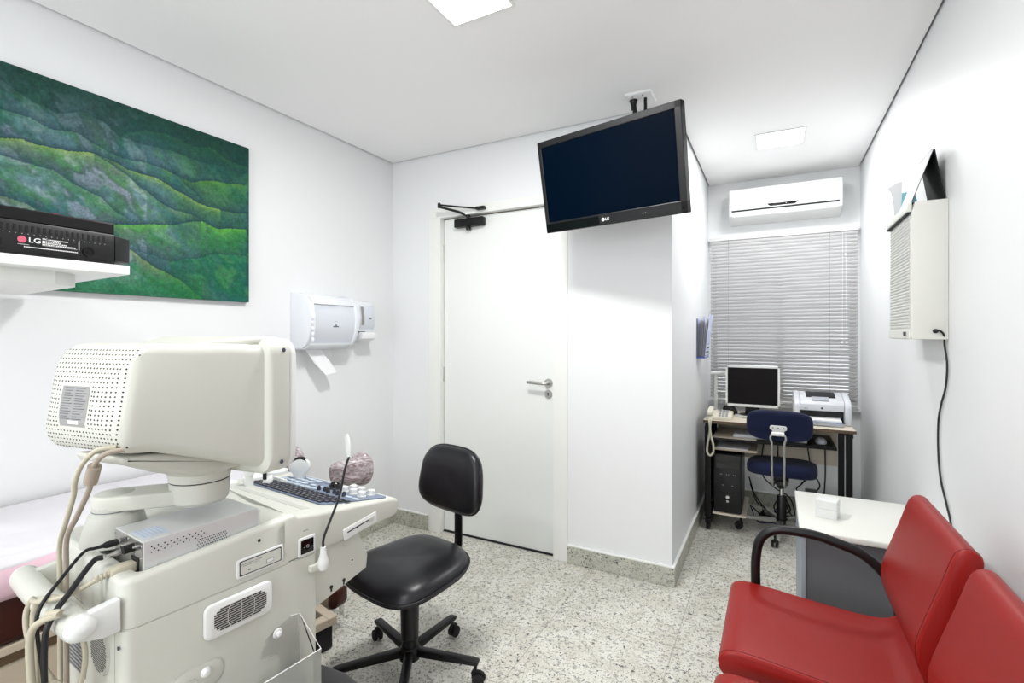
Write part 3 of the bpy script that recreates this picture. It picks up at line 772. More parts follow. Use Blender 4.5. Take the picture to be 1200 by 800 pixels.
# details on the right side of the machine
X0 = .0
def side_plate(name, y0, y1, z0, z1, d, m, par, r=.006, bevel=.002, off=0.0):
    pts = rrect(y1-y0, z1-z0, r, 4, (y0+y1)/2, (z0+z1)/2)
    return prism(name, pts, off, off+d, 'x', m, par, bevel=bevel)
nb = side_plate('name_badge', .289, .409, .737, .783, .004, 'machine_w', us, .006)
side_plate('badge_inner', .295, .403, .742, .778, .0008, 'ink_d', nb, .003, 0, .0036)
side_plate('badge_face', .2975, .4005, .7445, .7755, .0012, 'machine', nb, .003, 0, .0036)
bm = bmesh.new(); add_box(bm, .0045, .0052, .300, .330, .7685, .7705); add_box(bm, .0045, .0052, .333, .352, .7685, .7705); add_box(bm, .0045, .0052, .302, .345, .7645, .7655); obj('badge_print', bm, 'grey_ink', nb)
box('badge_arrow', (.0045, .0053, .316, .322, .751, .7535), 'ink_d', nb, bevel=0)
side_plate('badge_tab', .362, .382, .750, .760, .0006, 'grey_ink', nb, .002, 0, .0046)
side_plate('badge_tab', .3635, .3805, .7515, .7585, .0010, 'machine_w', nb, .002, 0, .0046)
lathe('side_screw', [(.004, 0), (.004, .001)], 'ink_d', us, (0, .346, .812), 12, RY(90))
sw = side_plate('power_switch', .452, .504, .727, .778, .004, 'machine_w', us, .005)
side_plate('rocker', .459, .497, .734, .771, .004, 'gloss_black', sw, .002, .001, .002)
text('switch_marks', '- O', .012, 'grey_ink', sw, T(.0062, .466, .752) @ FXm)
box('switch_caption', (0, .0006, .468, .484, .793, .7955), 'grey_ink', sw, bevel=0)
# vent grille with a raised rounded frame
vg = side_plate('vent_frame', .212, .374, .627, .708, .016, 'machine_w', us, .016, .008)
side_plate('vent_oval', .230, .356, .640, .695, .0015, 'machine', vg, .026, 0, .0155)
bm = bmesh.new()
for k in range(10):
    z = .644+k*.0052; hw = .063 if 1 < k < 8 else (.058 if k in (1, 8) else .050)
    for c_ in (0, 1, 2, 3):
        a_ = .293-hw + c_*(2*hw/4); add_box(bm, .0165, .0178, a_+.0012, a_+2*hw/4-.0012, z, z+.0027)
obj('vent_slots', bm, 'ink_d', vg)
# oval logo plate low on the side
ov = side_plate('oval_plate', .145, .262, .515, .580, .0015, 'machine_d', us, .030, .0005)
side_plate('oval_face', .148, .259, .518, .577, .0021, 'machine', ov, .029, .0005)
bm = bmesh.new(); add_tube(bm, [(.0024, .182+.020*math.cos(k*pi/10), .547+.011*math.sin(k*pi/10)) for k in range(20)], .0012, 6, 0, True); obj('oval_emblem', bm, 'machine_d', ov)
lathe('suction_button', [(.012, 0), (.010, .004), (.006, .009), (0, .010)], 'machine_w', ov, (.0016, .220, .556), 16, RY(90))
# floppy slot on the console side
fd = prism('disk_drive', [(.602, .7215), (.726, .7395), (.722, .773), (.598, .755)], -.001, .002, 'x', 'machine_w', us, bevel=.001)
prism('drive_slot', [(.612, .741), (.712, .7565), (.712, .760), (.612, .7445)], .002, .0028, 'x', 'ink_d', fd)
prism('drive_button', [(.690, .747), (.708, .7495), (.708, .7635), (.690, .761)], .002, .006, 'x', 'machine_d', fd, bevel=.001)
prism('slot_light', [(.645, .744), (.650, .7448), (.650, .7475), (.645, .7465)], .002, .004, 'x', 'ink', fd)
# support plate below the console
sp = prism('console_bracket', [(.512, .5600), (.512, .7235), (.575, .7235), (.668, .7245), (.705, .640), (.700, .600), (.530, .5600)], -.030, -.018, 'x', 'machine', us, bevel=.003)
prism('console_bracket', [(.512, .5600), (.512, .7235), (.575, .7235), (.668, .7245), (.705, .640), (.700, .600), (.530, .5600)], -.40, -.388, 'x', 'machine', us, bevel=.003)
for (y, z) in ((.571, .590), (.615, .592)):
    bm = bmesh.new(); add_lathe(bm, [(.0055, 0), (.0055, .0012)], 12, T(-.018, y, z+.004) @ RY(90)); add_box(bm, -.018, -.0168, y-.0025, y+.0025, z-.009, z+.002)
    obj('keyhole', bm, 'ink_d', sp)
lathe('keyhole', [(.0025, 0), (.0025, .0012)], 'ink_d', sp, (-.018, .645, .644), 10, RY(90))
# handle bar at the back
hb = tube('handle_bar', [(-.368, .0, .764), (-.352, -.002, .764), (-.23, -.006, .764), (-.03, -.004, .764), (-.012, -.002, .764)], .026, 'machine', us, 20, 3)
for b_ in ((-.026, -.004), (-.348, -.326)):
    prism('handle_arm', [(-.018, .742), (-.010, .783), (.058, .793), (.062, .793), (.062, .727), (.03, .727)], b_[0], b_[1], 'x', 'machine_w' if b_[0] > -.1 else 'machine', us, bevel=.003)
for x, sg_ in ((-.368, -1), (-.012, 1)): lathe('bar_cap', [(.026, 0), (.0258, .006), (.022, .016), (.012, .023), (0, .025)], 'machine_w', hb, (x, 0 if sg_ < 0 else -.002, .764), 20, RY(90*sg_))
# round fan grille and labels on the back
bm = bmesh.new(); add_lathe(bm, [(0, 0), (.052, 0), (.05, .004), (.046, .0045), (0, .0045)], 32, T(-.105, .0602, .655) @ RX(90))
fg = obj('fan_grille', bm, 'machine_d', us, auto=30)
bm = bmesh.new()
for i in range(-9, 10):
    for j in range(-9, 10):
        x, z = i*.0048+(j % 2)*.0024, j*.0046
        if x*x+z*z < .043**2: add_lathe(bm, [(.0015, 0), (.0015, .0005)], 6, T(-.105+x, .0557, .655+z) @ RX(90))
obj('grille_holes', bm, 'ink_d', fg)
box('rating_label', (-.30, -.19, .0595, .0602, .56, .65), 'label_grey', us, bevel=0)
bm = bmesh.new()
for k in range(9): add_box(bm, -.295, -.20-.01*(k % 3), .0590, .0595, .565+k*.009, .5672+k*.009)
obj('label_print', bm, 'ink', us)
# base and castors
bp = prism('base', [(-.46, -.04), (.03, -.04), (.05, .0), (.05, .70), (.0, .745), (-.20, .775), (-.40, .745), (-.46, .70)], .085, .165, 'z', 'grey_foot', us, bevel=.018, seg=3)
for (x, y) in ((-.02, .03), (-.40, .03), (-.02, .66), (-.40, .66)):
    w_ = lathe('castor', [(0, -.018), (.040, -.018), (.045, -.012), (.045, .012), (.040, .018), (0, .018)], 'rubber', us, (x, y, .0455), 22, RY(90))
    lathe('castor_stem', [(.012, 0), (.012, .04)], 'steel', w_, (x, y, .055), 12)
# monitor arm
PV = (-.243, .132); NK = (-.138, .272)
lathe('pivot_base', [(.068, .835), (.066, .850), (.053, .902), (.046, .908), (.046, .922), (0, .922)], 'machine_d', us, (*PV, 0), 36)
bm = bmesh.new()
v = Vector((NK[0]-PV[0], NK[1]-PV[1])); L_ = v.length; ang = math.atan2(v.y, v.x)
pts = []
for k in range(13):
    a_ = pi/2 + pi*k/12; pts.append((.046*math.cos(a_), .046*math.sin(a_)))
for k in range(13):
    a_ = -pi/2 + pi*k/12; pts.append((L_+.046*math.cos(a_), .046*math.sin(a_)))
add_prism(bm, pts, .912, .948, 'z', bevel=.006, seg=3, mx=T(PV[0], PV[1], 0) @ Matrix.Rotation(ang, 4, 'Z'))
arm = obj('swing_arm', bm, 'machine', us, auto=40)
lathe('pivot_cap', [(0, 0), (.038, 0), (.030, .003), (.012, .0045), (0, .005)], 'machine_d', arm, (*PV, .9475), 32)
lathe('arm_seam', [(.0466, 0), (.0466, .0015)], 'ink', arm, (*PV, .9105), 32)
nk = lathe('neck', [(0, .910), (.058, .910), (.064, .917), (.066, .963), (.0645, .964), (.0645, .966), (.067, .967), (.071, .987), (.085, 1.000), (.085, 1.01), (0, 1.01)], 'machine', us, (*NK, 0), 40)
lathe('neck_seam', [(.0660, 0), (.0660, .0016)], 'ink_d', nk, (*NK, .9642), 40)
cradle = prism('tilt_cradle', [(.055, 1.064), (.14, 1.030), (.20, 1.000), (.35, .992), (.37, 1.02), (.30, 1.05), (.15, 1.068), (.048, 1.081)], -.190, -.040, 'x', 'machine', us, bevel=.010, seg=3)
# monitor housing: loft of rounded rectangles along y
def sec(y, cx, zc, w, h, r, shear=0.0, n=6, bow=0.0):
    out = []
    for (px, pz) in rrect(w, h, r, n, 0, 0):
        out.append((cx+px, y + shear*(pz/.22+.12)**2 + bow*(1-(2*px/w)**2), zc+pz))
    return out
secs = [sec(.030, -.149, 1.190, .10, .09, .02, .13), sec(.0302, -.148, 1.191, .16, .14, .03, .13), sec(.031, -.147, 1.192, .205, .180, .03, .13),
        sec(.034, -.146, 1.1935, .230, .204, .022, .13), sec(.041, -.146, 1.1945, .243, .216, .020, .13), sec(.054, -.147, 1.195, .250, .222, .020, .11),
        sec(.095, -.149, 1.194, .268, .229, .024, .07), sec(.16, -.151, 1.184, .305, .246, .026, .01), sec(.25, -.153, 1.167, .348, .278, .026),
        sec(.315, -.152, 1.153, .370, .300, .028), sec(.338, -.152, 1.149, .384, .312, .030)]
MM = T(-.100, 0, 0) @ RZ(13) @ T(.157, -.018, 0)
mh = loft('monitor_housing', secs, 'machine', us, auto=50)
fl = [sec(.330, -.152, 1.148, .392, .316, .032), sec(.334, -.152, 1.147, .410, .332, .036), sec(.342, -.152, 1.147, .418, .340, .040), sec(.388, -.152, 1.147, .420, .342, .040), sec(.394, -.152, 1.147, .416, .338, .038)]
fc = loft('front_collar', fl, 'machine', us, auto=40)
fl = [sec(.395, -.152, 1.147, .416, .338, .038), sec(.398, -.152, 1.147, .420, .342, .040), sec(.414, -.152, 1.147, .416, .338, .040), sec(.422, -.152, 1.147, .402, .324, .036)]
fb = loft('front_bezel', fl, 'machine_w', us, auto=40)
scr = prism('screen', rrect(.30, .225, .02, 6, -.152, 1.165), .4215, .424, 'y', 'screen_grey', us)
bw = [sec(.22, -.152, 1.302, .20, .010, .004), sec(.28, -.152, 1.306, .28, .020, .008), sec(.335, -.152, 1.311, .35, .022, .010), sec(.38, -.152, 1.314, .36, .016, .007)]
br_ = loft('top_brow', bw, 'machine', us, auto=50)
for o_ in (mh, fc, fb, scr, br_, cradle): o_.matrix_local = MM
for z, y in ((1.288, .372), (1.005, .365)):
    o_ = lathe('side_screw', [(0, 0), (.0055, 0), (.0055, .001), (.003, .0012)], 'ink', us, (.0580, y, z), 14, RY(90)); o_.matrix_local = MM
# perforation of the rear face, placed on the curved surface
mh.data.update(); bmt = bmesh.new(); bmt.from_mesh(mh.data); bvh = BVHTree.FromBMesh(bmt)
bm = bmesh.new()
for i in range(-12, 13):
    for j in range(-11, 12):
        x = -.148+i*.0102; z = 1.193+j*.0092
        if -5.5 < i < 3.6 and -6.5 < j < 3.6: continue
        hit = bvh.ray_cast(Vector((x, -.3, z)), Vector((0, 1, 0)))
        if hit[0] is None or hit[1].y > -.55: continue
        p_ = hit[0] + hit[1]*.0002
        add_lathe(bm, [(.0019, -.0003), (.0019, .0002)], 8, T(*p_) @ facing(hit[1]))
obj('vent_holes', bm, 'ink_d', mh)
bm = bmesh.new(); G = 8
grid = {}
for i in range(G+1):
    for j in range(G+1):
        x = -.148+(-5.0+8.0*i/G)*.0102; z = 1.193+(-5.9+8.9*j/G)*.0092
        hit = bvh.ray_cast(Vector((x, -.3, z)), Vector((0, 1, 0)))
        grid[i, j] = bm.verts.new(hit[0]+hit[1]*.0006)
for i in range(G):
    for j in range(G): bm.faces.new((grid[i, j], grid[i+1, j], grid[i+1, j+1], grid[i, j+1]))
rl = obj('rating_plate', bm, 'label_grey', mh)
bm = bmesh.new()
for k in range(13):
    z = 1.216-k*.0052
    for (xa, xb) in ((-.195, -.164-.004*(k % 3)), (-.158, -.124-.005*((k+1) % 3))):
        pts = []
        for q in range(7):
            x = xa+(xb-xa)*q/6; hit = bvh.ray_cast(Vector((x, -.3, z)), Vector((0, 1, 0)))
            if hit[0]: pts.append(hit[0]+hit[1]*.0010)
        for a_, b_ in zip(pts, pts[1:]):
            f_ = [bm.verts.new(a_), bm.verts.new(b_), bm.verts.new(b_+Vector((0, 0, .0012))), bm.verts.new(a_+Vector((0, 0, .0012)))]
            bm.faces.new(f_)
obj('plate_print', bm, 'ink', mh)
bm = bmesh.new(); pts = []
for q in range(5):
    x = -.172+.035*q/4
    lo = bvh.ray_cast(Vector((x, -.3, 1.144)), Vector((0, 1, 0))); hi = bvh.ray_cast(Vector((x, -.3, 1.151)), Vector((0, 1, 0)))
    pts.append((bm.verts.new(lo[0]+lo[1]*.0012), bm.verts.new(hi[0]+hi[1]*.0012)))
for a_, b_ in zip(pts, pts[1:]): bm.faces.new((a_[0], b_[0], b_[1], a_[1]))
obj('bar_code', bm, 'white_ink', mh); bmt.free()

def mtube(name, pts, r, m, parent=None, seg=10, sn=6, closed=False):
    bm = bmesh.new(); add_tube(bm, pts, r, seg, sn, closed)
    bmesh.ops.transform(bm, matrix=MW, verts=bm.verts[:])
    return obj(name, bm, m, parent, auto=50)
def mthing(name, label, cat, loc, rotz=0, group=None):
    return thing(name, label, cat, MW @ Vector(loc), MR+rotz, group)

# converter box in the well
cb = mthing('metal_box', 'light grey perforated sheet-metal electronics box lying in the well of the ultrasound cart', 'electronics box', (-.105, .235, .8035))
box('case', (-.075, .075, -.125, .125, .004, .080), 'metal_box', cb, bevel=.0012)
box('front_flange', (-.078, .079, .125, .1275, .004, .076), 'metal_box', cb, bevel=.0005)
for (x, y) in ((-.06, -.1), (.06, -.1), (-.06, .1), (.06, .1)): lathe('foot', [(.008, 0), (.008, .005)], 'rubber', cb, (x, y, -.0005), 12)
bm = bmesh.new()
for r_ in range(3):
    for k in range(9): add_lathe(bm, [(.0016, 0), (.0016, .0005)], 8, T(.0752, -.110+k*.0125+(r_ % 2)*.006, .066-r_*.006) @ RY(90))
for r_ in range(6):
    for k in range(13): add_lathe(bm, [(.0013, 0), (.0013, .0005)], 8, T(.0752, -.018+k*.0052+(r_ % 2)*.0026, .048-r_*.0052) @ RY(90))
obj('perforation', bm, 'ink_d', cb)
for y, z in ((-.095, .022), (.052, .03)): lathe('case_screw', [(.005, 0), (.005, .002), (.003, .003)], 'steel', cb, (.0752, y, z), 14, RY(90))
box('top_sticker', (-.010, .055, -.118, -.065, .0800, .0804), 'label_blue', cb, bevel=0)
bm = bmesh.new()
for k in range(6): add_box(bm, -.004, .048-.006*(k % 2), -.113+k*.008, -.1105+k*.008, .0804, .0807)
obj('sticker_print', bm, mat('blue_ink', (176, 190, 216), .5), cb)
bk = box('rear_plate', (-.073, .073, -.1265, -.125, .006, .078), 'steel', cb, bevel=.0003)
box('power_inlet', (.02, .058, -.1285, -.126, .008, .042), 'black', bk, bevel=.001)
for x, z in ((-.05, .055), (-.02, .05), (.035, .062), (-.05, .03)): lathe('port', [(.006, 0), (.006, .006), (.004, .006), (.004, .001), (0, .001)], 'chrome', bk, (x, -.1265, z), 12, RX(90))
for x, z in ((-.068, .07), (.068, .07), (0, .072), (.068, .012), (.068, .045)): lathe('plate_screw', [(.003, 0), (.003, .002)], 'chrome', bk, (x, -.1265, z), 8, RX(90))
bm = bmesh.new()
for k in range(5):
    for j in range(3): add_lathe(bm, [(.001, 0), (.001, .0005)], 6, T(.01+k*.006, -.1265, .045+j*.004) @ RX(90))
obj('rear_holes', bm, 'ink_d', bk)

# cables of the converter box
def plug(name, mloc, r, L, m, parent):
    p_ = MW @ Vector(mloc)
    return lathe(name, [(0, 0), (r*.75, 0), (r, .004), (r, L*.55), (r*.6, L*.7), (r*.45, L), (0, L)], m, parent, tuple(p_), 14, Matrix.Rotation(MR, 4, 'Z') @ RX(90))
t = thing('cable', 'thin black cable from the upper left socket of the metal box over the handle bar', 'cable', (0, 0, 0))
mtube('cord', [(-.155, .066, .858), (-.155, .045, .856), (-.125, .0, .825), (-.10, -.038, .790), (-.095, -.042, .74), (-.10, -.03, .60), (-.10, -.02, .20)], .0035, 'cable_black', t)
plug('plug', (-.155, .108, .858), .0075, .042, 'cable_black', t)
t = thing('cable', 'thick black cable with a silver plug, running from the metal box over the handle bar', 'cable', (0, 0, 0))
mtube('cord', [(-.10, .062, .853), (-.10, .045, .850), (-.07, .0, .815), (-.045, -.035, .785), (-.04, -.045, .74), (-.045, -.042, .60), (-.05, -.03, .20)], .0055, 'cable_black', t)
plug('plug', (-.10, .108, .853), .006, .042, 'steel', t)
mtube('plug_grip', [(-.073, .108, .865), (-.073, .088, .864)], .009, 'rubber', t, 14, 0)
t = thing('power_cable', 'beige power cord plugged into the metal box and looped over the handle bar', 'power cable', (0, 0, 0))
prism('connector', [(.045, -.010), (.045, .010), (.020, .011), (.0, .006), (.0, -.006), (.020, -.011)], -.013, .013, 'x', 'cable_beige', t, bevel=.003, mx=MW @ T(-.066, .062, .828))
bm = bmesh.new()
for k in range(4): add_lathe(bm, [(.0055, 0), (.0075, .001), (.0075, .004), (.0055, .005)], 12, MW @ T(-.067, .064-k*.007, .828-k*.0012) @ RX(100))
obj('strain_relief', bm, 'cable_beige', t, auto=40)
mtube('cord', [(-.066, .066, .828), (-.068, .040, .822), (-.085, .00, .804), (-.13, -.035, .793), (-.185, -.03, .780), (-.20, -.036, .74), (-.185, -.03, .68), (-.14, .00, .60), (-.12, .01, .585), (-.08, .02, .62), (-.06, .02, .70), (-.09, .0, .785), (-.12, -.025, .800), (-.15, -.036, .76), (-.13, -.035, .62), (-.14, -.035, .20)], .0050, 'cable_beige', t)
mtube('loop', [(-.05, -.038, .795), (-.022, -.028, .80), (-.085, -.052, .76), (-.10, -.05, .66), (-.105, -.04, .55), (-.10, -.03, .22)], .0065, 'cable_beige', t)
mtube('loop', [(-.16, -.012, .47), (-.14, -.01, .60), (-.10, -.008, .62), (-.09, -.008, .56), (-.12, -.01, .46), (-.13, -.01, .25)], .0055, 'cable_beige', t)
bm = bmesh.new(); add_tube(bm, [(-.125, .0, .59), (-.100, .012, .60)], .009, 10); bmesh.ops.transform(bm, matrix=MW, verts=bm.verts[:]); obj('cable_clamp', bm, 'cable_beige', t)
# monitor cables
t = thing('monitor_cable', 'greyish cable with a ferrite bead hanging from the back of the big monitor', 'cable', (0, 0, 0))
mtube('cord', [(.030, .055, 1.100), (.020, .030, 1.096), (.0, .020, 1.078), (-.024, .020, 1.044), (-.038, .020, 1.016), (-.104, .020, .952), (-.180, .025, .890), (-.205, .03, .82), (-.205, .03, .72), (-.20, .03, .45)], .0050, 'cable_taupe', t)
mtube('ferrite_bead', [(-.006, .020, 1.070), (-.028, .020, 1.035)], .0115, 'cable_taupe', t, 16, 0)
t = thing('monitor_cable', 'plain beige cable hanging from the back of the big monitor beside the beaded one', 'cable', (0, 0, 0))
mtube('cord', [(.010, .050, 1.103), (-.010, .025, 1.10), (-.045, .012, 1.070), (-.078, .010, 1.03), (-.094, .012, .998), (-.145, .014, .935), (-.215, .022, .870), (-.232, .026, .80), (-.230, .026, .70), (-.225, .026, .45)], .0048, 'cable_beige', t)

# clear acrylic pocket on the machine's side
ap = mthing('acrylic_pocket', 'clear acrylic document pocket hooked on the side of the ultrasound machine', 'document pocket', (.0, .33, .30))
yb0, yb1 = -.085, .125
prism('back_sheet', [(yb0, 0), (yb1, 0), (yb1, .278), (.10, .283), (.03, .255), (.02, .215), (.06, .205), (.07, .19), (.07, .09), (yb0, .09)], .0015, .0045, 'x', 'acrylic', ap)
prism('front_sheet', [(yb0, 0), (yb1+.02, 0), (yb1+.02, .195), (yb0, .195)], .066, .069, 'x', 'frosted', ap)
box('floor_sheet', (.0045, .066, yb0, yb1+.02, 0, .003), 'acrylic', ap, bevel=0)
prism('side_sheet', [(.0046, 0), (.066, 0), (.066, .195), (.0046, .278)], yb1+.0, yb1+.003, 'y', 'acrylic', ap)
prism('side_sheet', [(.0046, 0), (.066, 0), (.066, .195), (.0046, .195)], yb0, yb0+.003, 'y', 'acrylic', ap)
bm = bmesh.new()
add_tube(bm, [(.0675, yb0, .1965), (.0675, yb1+.02, .1965), (.003, yb1+.001, .2790), (.003, .10, .2845)], .0013, 6)
obj('polished_edge', bm, 'white_ink', ap)
prism('leaflet', rrect(.14, .16, .02, 4, .035, .085), .0655, .0658, 'x', 'paper', ap)
lathe('suction_hook', [(.0, 0), (.013, 0), (.012, .003), (.007, .004), (.006, .010), (0, .012)], 'machine_w', ap, (.0045, .062, .258), 16, RY(90))

# gooseneck with a white tip, plugged into a hook on the side
gn = mthing('gooseneck_stalk', 'thin black gooseneck stalk with a white paddle tip standing at the console corner', 'gooseneck', (.022, .515, .690))
tube('stalk', [(0, 0, .045), (.0, .002, .075), (.005, .02, .12), (.005, .050, .18), (.008, .066, .25), (.010, .080, .287)], .0034, 'cable_black', gn, 10)
lathe('socket', [(.0, -.014), (.010, -.012), (.014, -.006), (.014, .012), (.009, .03), (.0075, .05), (0, .052)], 'machine_w', gn, (0, 0, 0), 20)
bm = bmesh.new(); add_lathe(bm, [(.0, 0), (.007, 0), (.009, .012), (.0105, .018), (.010, .05), (.006, .064), (0, .066)], 20, T(.010, .079, .284) @ RX(-4) @ RY(-14) @ Matrix.Diagonal((1, .55, 1, 1)))
obj('paddle_tip', bm, 'machine_w', gn, auto=40)
hk = prism('cable_hook', [(-.018, -.012), (.006, -.014), (.020, -.006), (.024, .006), (.020, .012), (.006, .004), (-.018, .006)], .0, .014, 'x', 'machine', us, bevel=.003, mx=T(.0, .500, .690))

# probes in the holders
t = mthing('convex_probe', 'cream convex ultrasound probe with a black curved face upright in its holder', 'ultrasound probe', (-.415, .735, .80), R(46))
hh = [(-.017, 0), (.017, 0), (.019, .022), (.033, .036), (.037, .050), (.032, .066), (.020, .076), (0, .080), (-.020, .076), (-.032, .066), (-.037, .050), (-.033, .036), (-.019, .022)]
prism('head', hh, -.013, .013, 'y', 'machine_w', t, bevel=.005, seg=3)
arc = [(.032*math.sin(R(a_)), .0465+.038*math.cos(R(a_))) for a_ in range(-62, 63, 8)]
prism('probe_face', [(x, z-.001) for x, z in arc] + [(x*.93, z-.006) for x, z in reversed(arc)], -.0125, .0125, 'y', 'rubber', t, bevel=.001)
t = mthing('probe', 'white probe handle with a black strap lying in the holder left of the convex probe', 'ultrasound probe', (-.41, .60, .808))
lathe('grip', [(.0, 0), (.012, .002), (.016, .02), (.013, .034), (.006, .042), (0, .044)], 'machine_w', t, (0, .0, 0), 16, RX(-30))
box('strap', (-.007, .007, -.004, .004, .028, .075), 'rubber', t, bevel=.002)
t = mthing('gel_tube', 'upright white plastic tube at the rear corner of the console', 'tube', (-.435, .56, .806))
lathe('tube_body', [(.0, 0), (.014, 0), (.0145, .03), (.0135, .05), (.0165, .053), (.0165, .068), (.012, .072), (.012, .085), (0, .086)], 'machine_w', t, (0, 0, 0), 20)

# ------------------------------------------------------------------ examination bed
bd = thing('examination_bed', 'brown padded examination bed on a beige base along the left wall', 'examination bed', (-2.06, .45, 0))
box('mattress', (-.315, .315, -1.25, 1.02, .52, .705), 'vinyl_brown', bd, bevel=.03, seg=4)
box('base_cabinet', (-.31, .305, -1.24, .80, .07, .475), 'bed_beige', bd, bevel=.004)
box('base_trim', (-.315, .312, -1.25, .96, .498, .521), 'bed_beige', bd, bevel=.003)
box('base_trim_shadow_strip', (-.312, .309, -1.245, .95, .474, .498), 'bed_trim', bd, bevel=.002)
box('plinth', (-.29, .28, -1.2, .76, 0.0005, .07), 'bed_trim', bd, bevel=.002)
sh = thing('bed_sheet', 'white sheet with a pale pink edge draped over the examination bed', 'sheet', (-2.06, .45, .71))
def cloth(name, x0, x1, y0, y1, drop, m, par, seed=0, nz=.008):
    bm = bmesh.new(); NX, NY = 46, 90; vs = {}
    for i in range(NX+1):
        for j in range(NY+1):
            s_ = i/NX; w_ = (x1-x0); tot = w_+drop
            d_ = s_*tot; y = y0+(y1-y0)*j/NY
            k = noise.noise(Vector((d_*4, y*3, seed)))*nz*2 + noise.noise(Vector((d_*11, y*9, seed+4)))*nz*.6
            if d_ < w_-.03: p_ = (x0+d_, y, abs(k)+.004)
            else:
                a_ = min(1, (d_-(w_-.03))/.06)*pi/2; dd = max(0, d_-(w_-.03)-.06)
                hem = drop*(.10*math.sin(y*9+seed)+.06*math.sin(y*23))
                p_ = (x1-.03+.038*math.sin(a_)+ .010*math.sin(y*30+seed)*min(1, dd*10)+k*.4, y, .004-.038*(1-math.cos(a_))-dd*(1+.12*math.sin(y*7)) )
            vs[i, j] = bm.verts.new(p_)
    for i in range(NX):
        for j in range(NY): bm.faces.new((vs[i, j], vs[i+1, j], vs[i+1, j+1], vs[i, j+1]))
    o = obj(name, bm, m, par, auto=60)
    so = o.modifiers.new('thick', 'SOLIDIFY'); so.thickness = .003; so.offset = 1
    return o
cloth('pink_layer', -.30, .322, -1.2, .93, .055, 'sheet_pink', sh, 2)
c_ = cloth('white_layer', -.30, .300, -1.2, .90, .0, 'sheet', sh, 5, .010); c_.location = (0, 0, .012)
t = thing('wrapped_pack', 'paper pack with red print lying on the bed behind the monitor arm', 'paper pack', (-1.86, .98, .735), R(12))
box('pack', (-.11, .11, -.06, .10, 0, .045), 'sheet_pink', t, bevel=.015, seg=3)
text('red_print', 'CR', .04, 'red_ink', t, T(-.0, -.0602, .022) @ RX(90)); 
# leg supports wrapped in plastic at the foot of the bed
def leg_support(x, y, z, rz, label, sc=1.0):
    t = thing('leg_support', label, 'leg support', (x, y, 0), rz, 'wrapped leg supports')
    bm = bmesh.new(); rings = []
    for k in range(21):
        u = -1+2*k/20; s_ = math.sqrt(max(.0, 1-abs(u)**2.6))
        rings.append([(px*.115*(.25+.75*s_)*sc, u*.060*sc + 1.6*(px*.115)**2, z + pz*.082*(.1+.9*s_)*sc + .010*math.sin(px*3)) for px, pz in superell(1, 1, 2.5, 26)])
    add_loft(bm, rings); obj('padded_cup', bm, 'wrapped', t, auto=60)
    bm = bmesh.new(); rings = []
    for k in range(15):
        u = -1+2*k/14; s_ = math.sqrt(max(.0, 1-u*u))
        rings.append([(.055+px*.075*(.15+.85*s_)*sc, .055+u*.035, z+.005+pz*.105*(.1+.9*s_)*sc) for px, pz in superell(1, 1, 2.2, 26)])
    add_loft(bm, rings); obj('plastic_wrap', bm, 'wrapped', t, auto=60)
    tube('support_rod', [(0, .02, z-.05), (0, .0, z-.16), (0, -.08, .42), (0, -.08, .30), (0, -.06, .012)], .012, 'chrome', t, 10)
leg_support(-1.84, 1.74, .655, R(25), 'plastic-wrapped padded leg support at the bed end, the right one behind the console', .8)
leg_support(-2.20, 1.64, .668, R(-10), 'plastic-wrapped padded leg support at the bed end, the left one under the monitor', .85)
# stepping stool
t = thing('step_stool', 'beige step with black rubber block and brown rounded pad on the floor by the bed', 'step stool', (-1.7635, 1.424, 0), R(-12))
bm = bmesh.new()
for b_ in ((-.14, .105, -.13, -.085), (-.14, .105, .06, .10), (-.14, -.09, -.085, .06), (.06, .105, -.085, .06)): add_box(bm, *b_, .10, .135, bevel=.004)
obj('step_frame', bm, 'bed_beige', t)
box('rubber_block', (-.12, .10, -.11, .085, .0, .10), 'rubber', t, bevel=.012, seg=3)
t = thing('foot_section', 'beige panel with a brown rounded pad low at the bed end, behind the step stool', 'footrest', (-1.86, 1.585, 0), 0)
box('panel', (-.16, .098, -.015, .015, .085, .190), 'bed_beige', t, bevel=.003)
box('support_leg', (-.16, -.12, -.02, .02, .0, .10), 'bed_beige', t, bevel=.003)
prism('brown_pad', [(.098, .105), (.098, .195), (.160, .195), (.162, .14), (.150, .115), (.125, .102)], -.03, .03, 'y', 'vinyl_brown', t, bevel=.008)

# ------------------------------------------------------------------ black swivel chair
def cushion(name, outline, prof, m, par, mx=None, deform=None):
    """outline: 2-D loop; prof: list of (inset, height)"""
    c = Vector((sum(p[0] for p in outline)/len(outline), sum(p[1] for p in outline)/len(outline)))
    rings = []
    for ins, z in prof:
        ring = []
        for p_ in outline:
            d_ = Vector(p_)-c; l_ = d_.length; q = c + d_*max(0.02, (l_-ins)/l_)
            v_ = Vector((q.x, q.y, z))
            if deform: v_ = deform(v_)
            ring.append(mx @ v_ if mx is not None else v_)
        rings.append(ring)
    return loft(name, rings, m, par, auto=60)
bc = thing('swivel_chair', 'black leatherette swivel chair without arms in front of the ultrasound console', 'swivel chair', (-1.26, 1.515, 0), R(-11))
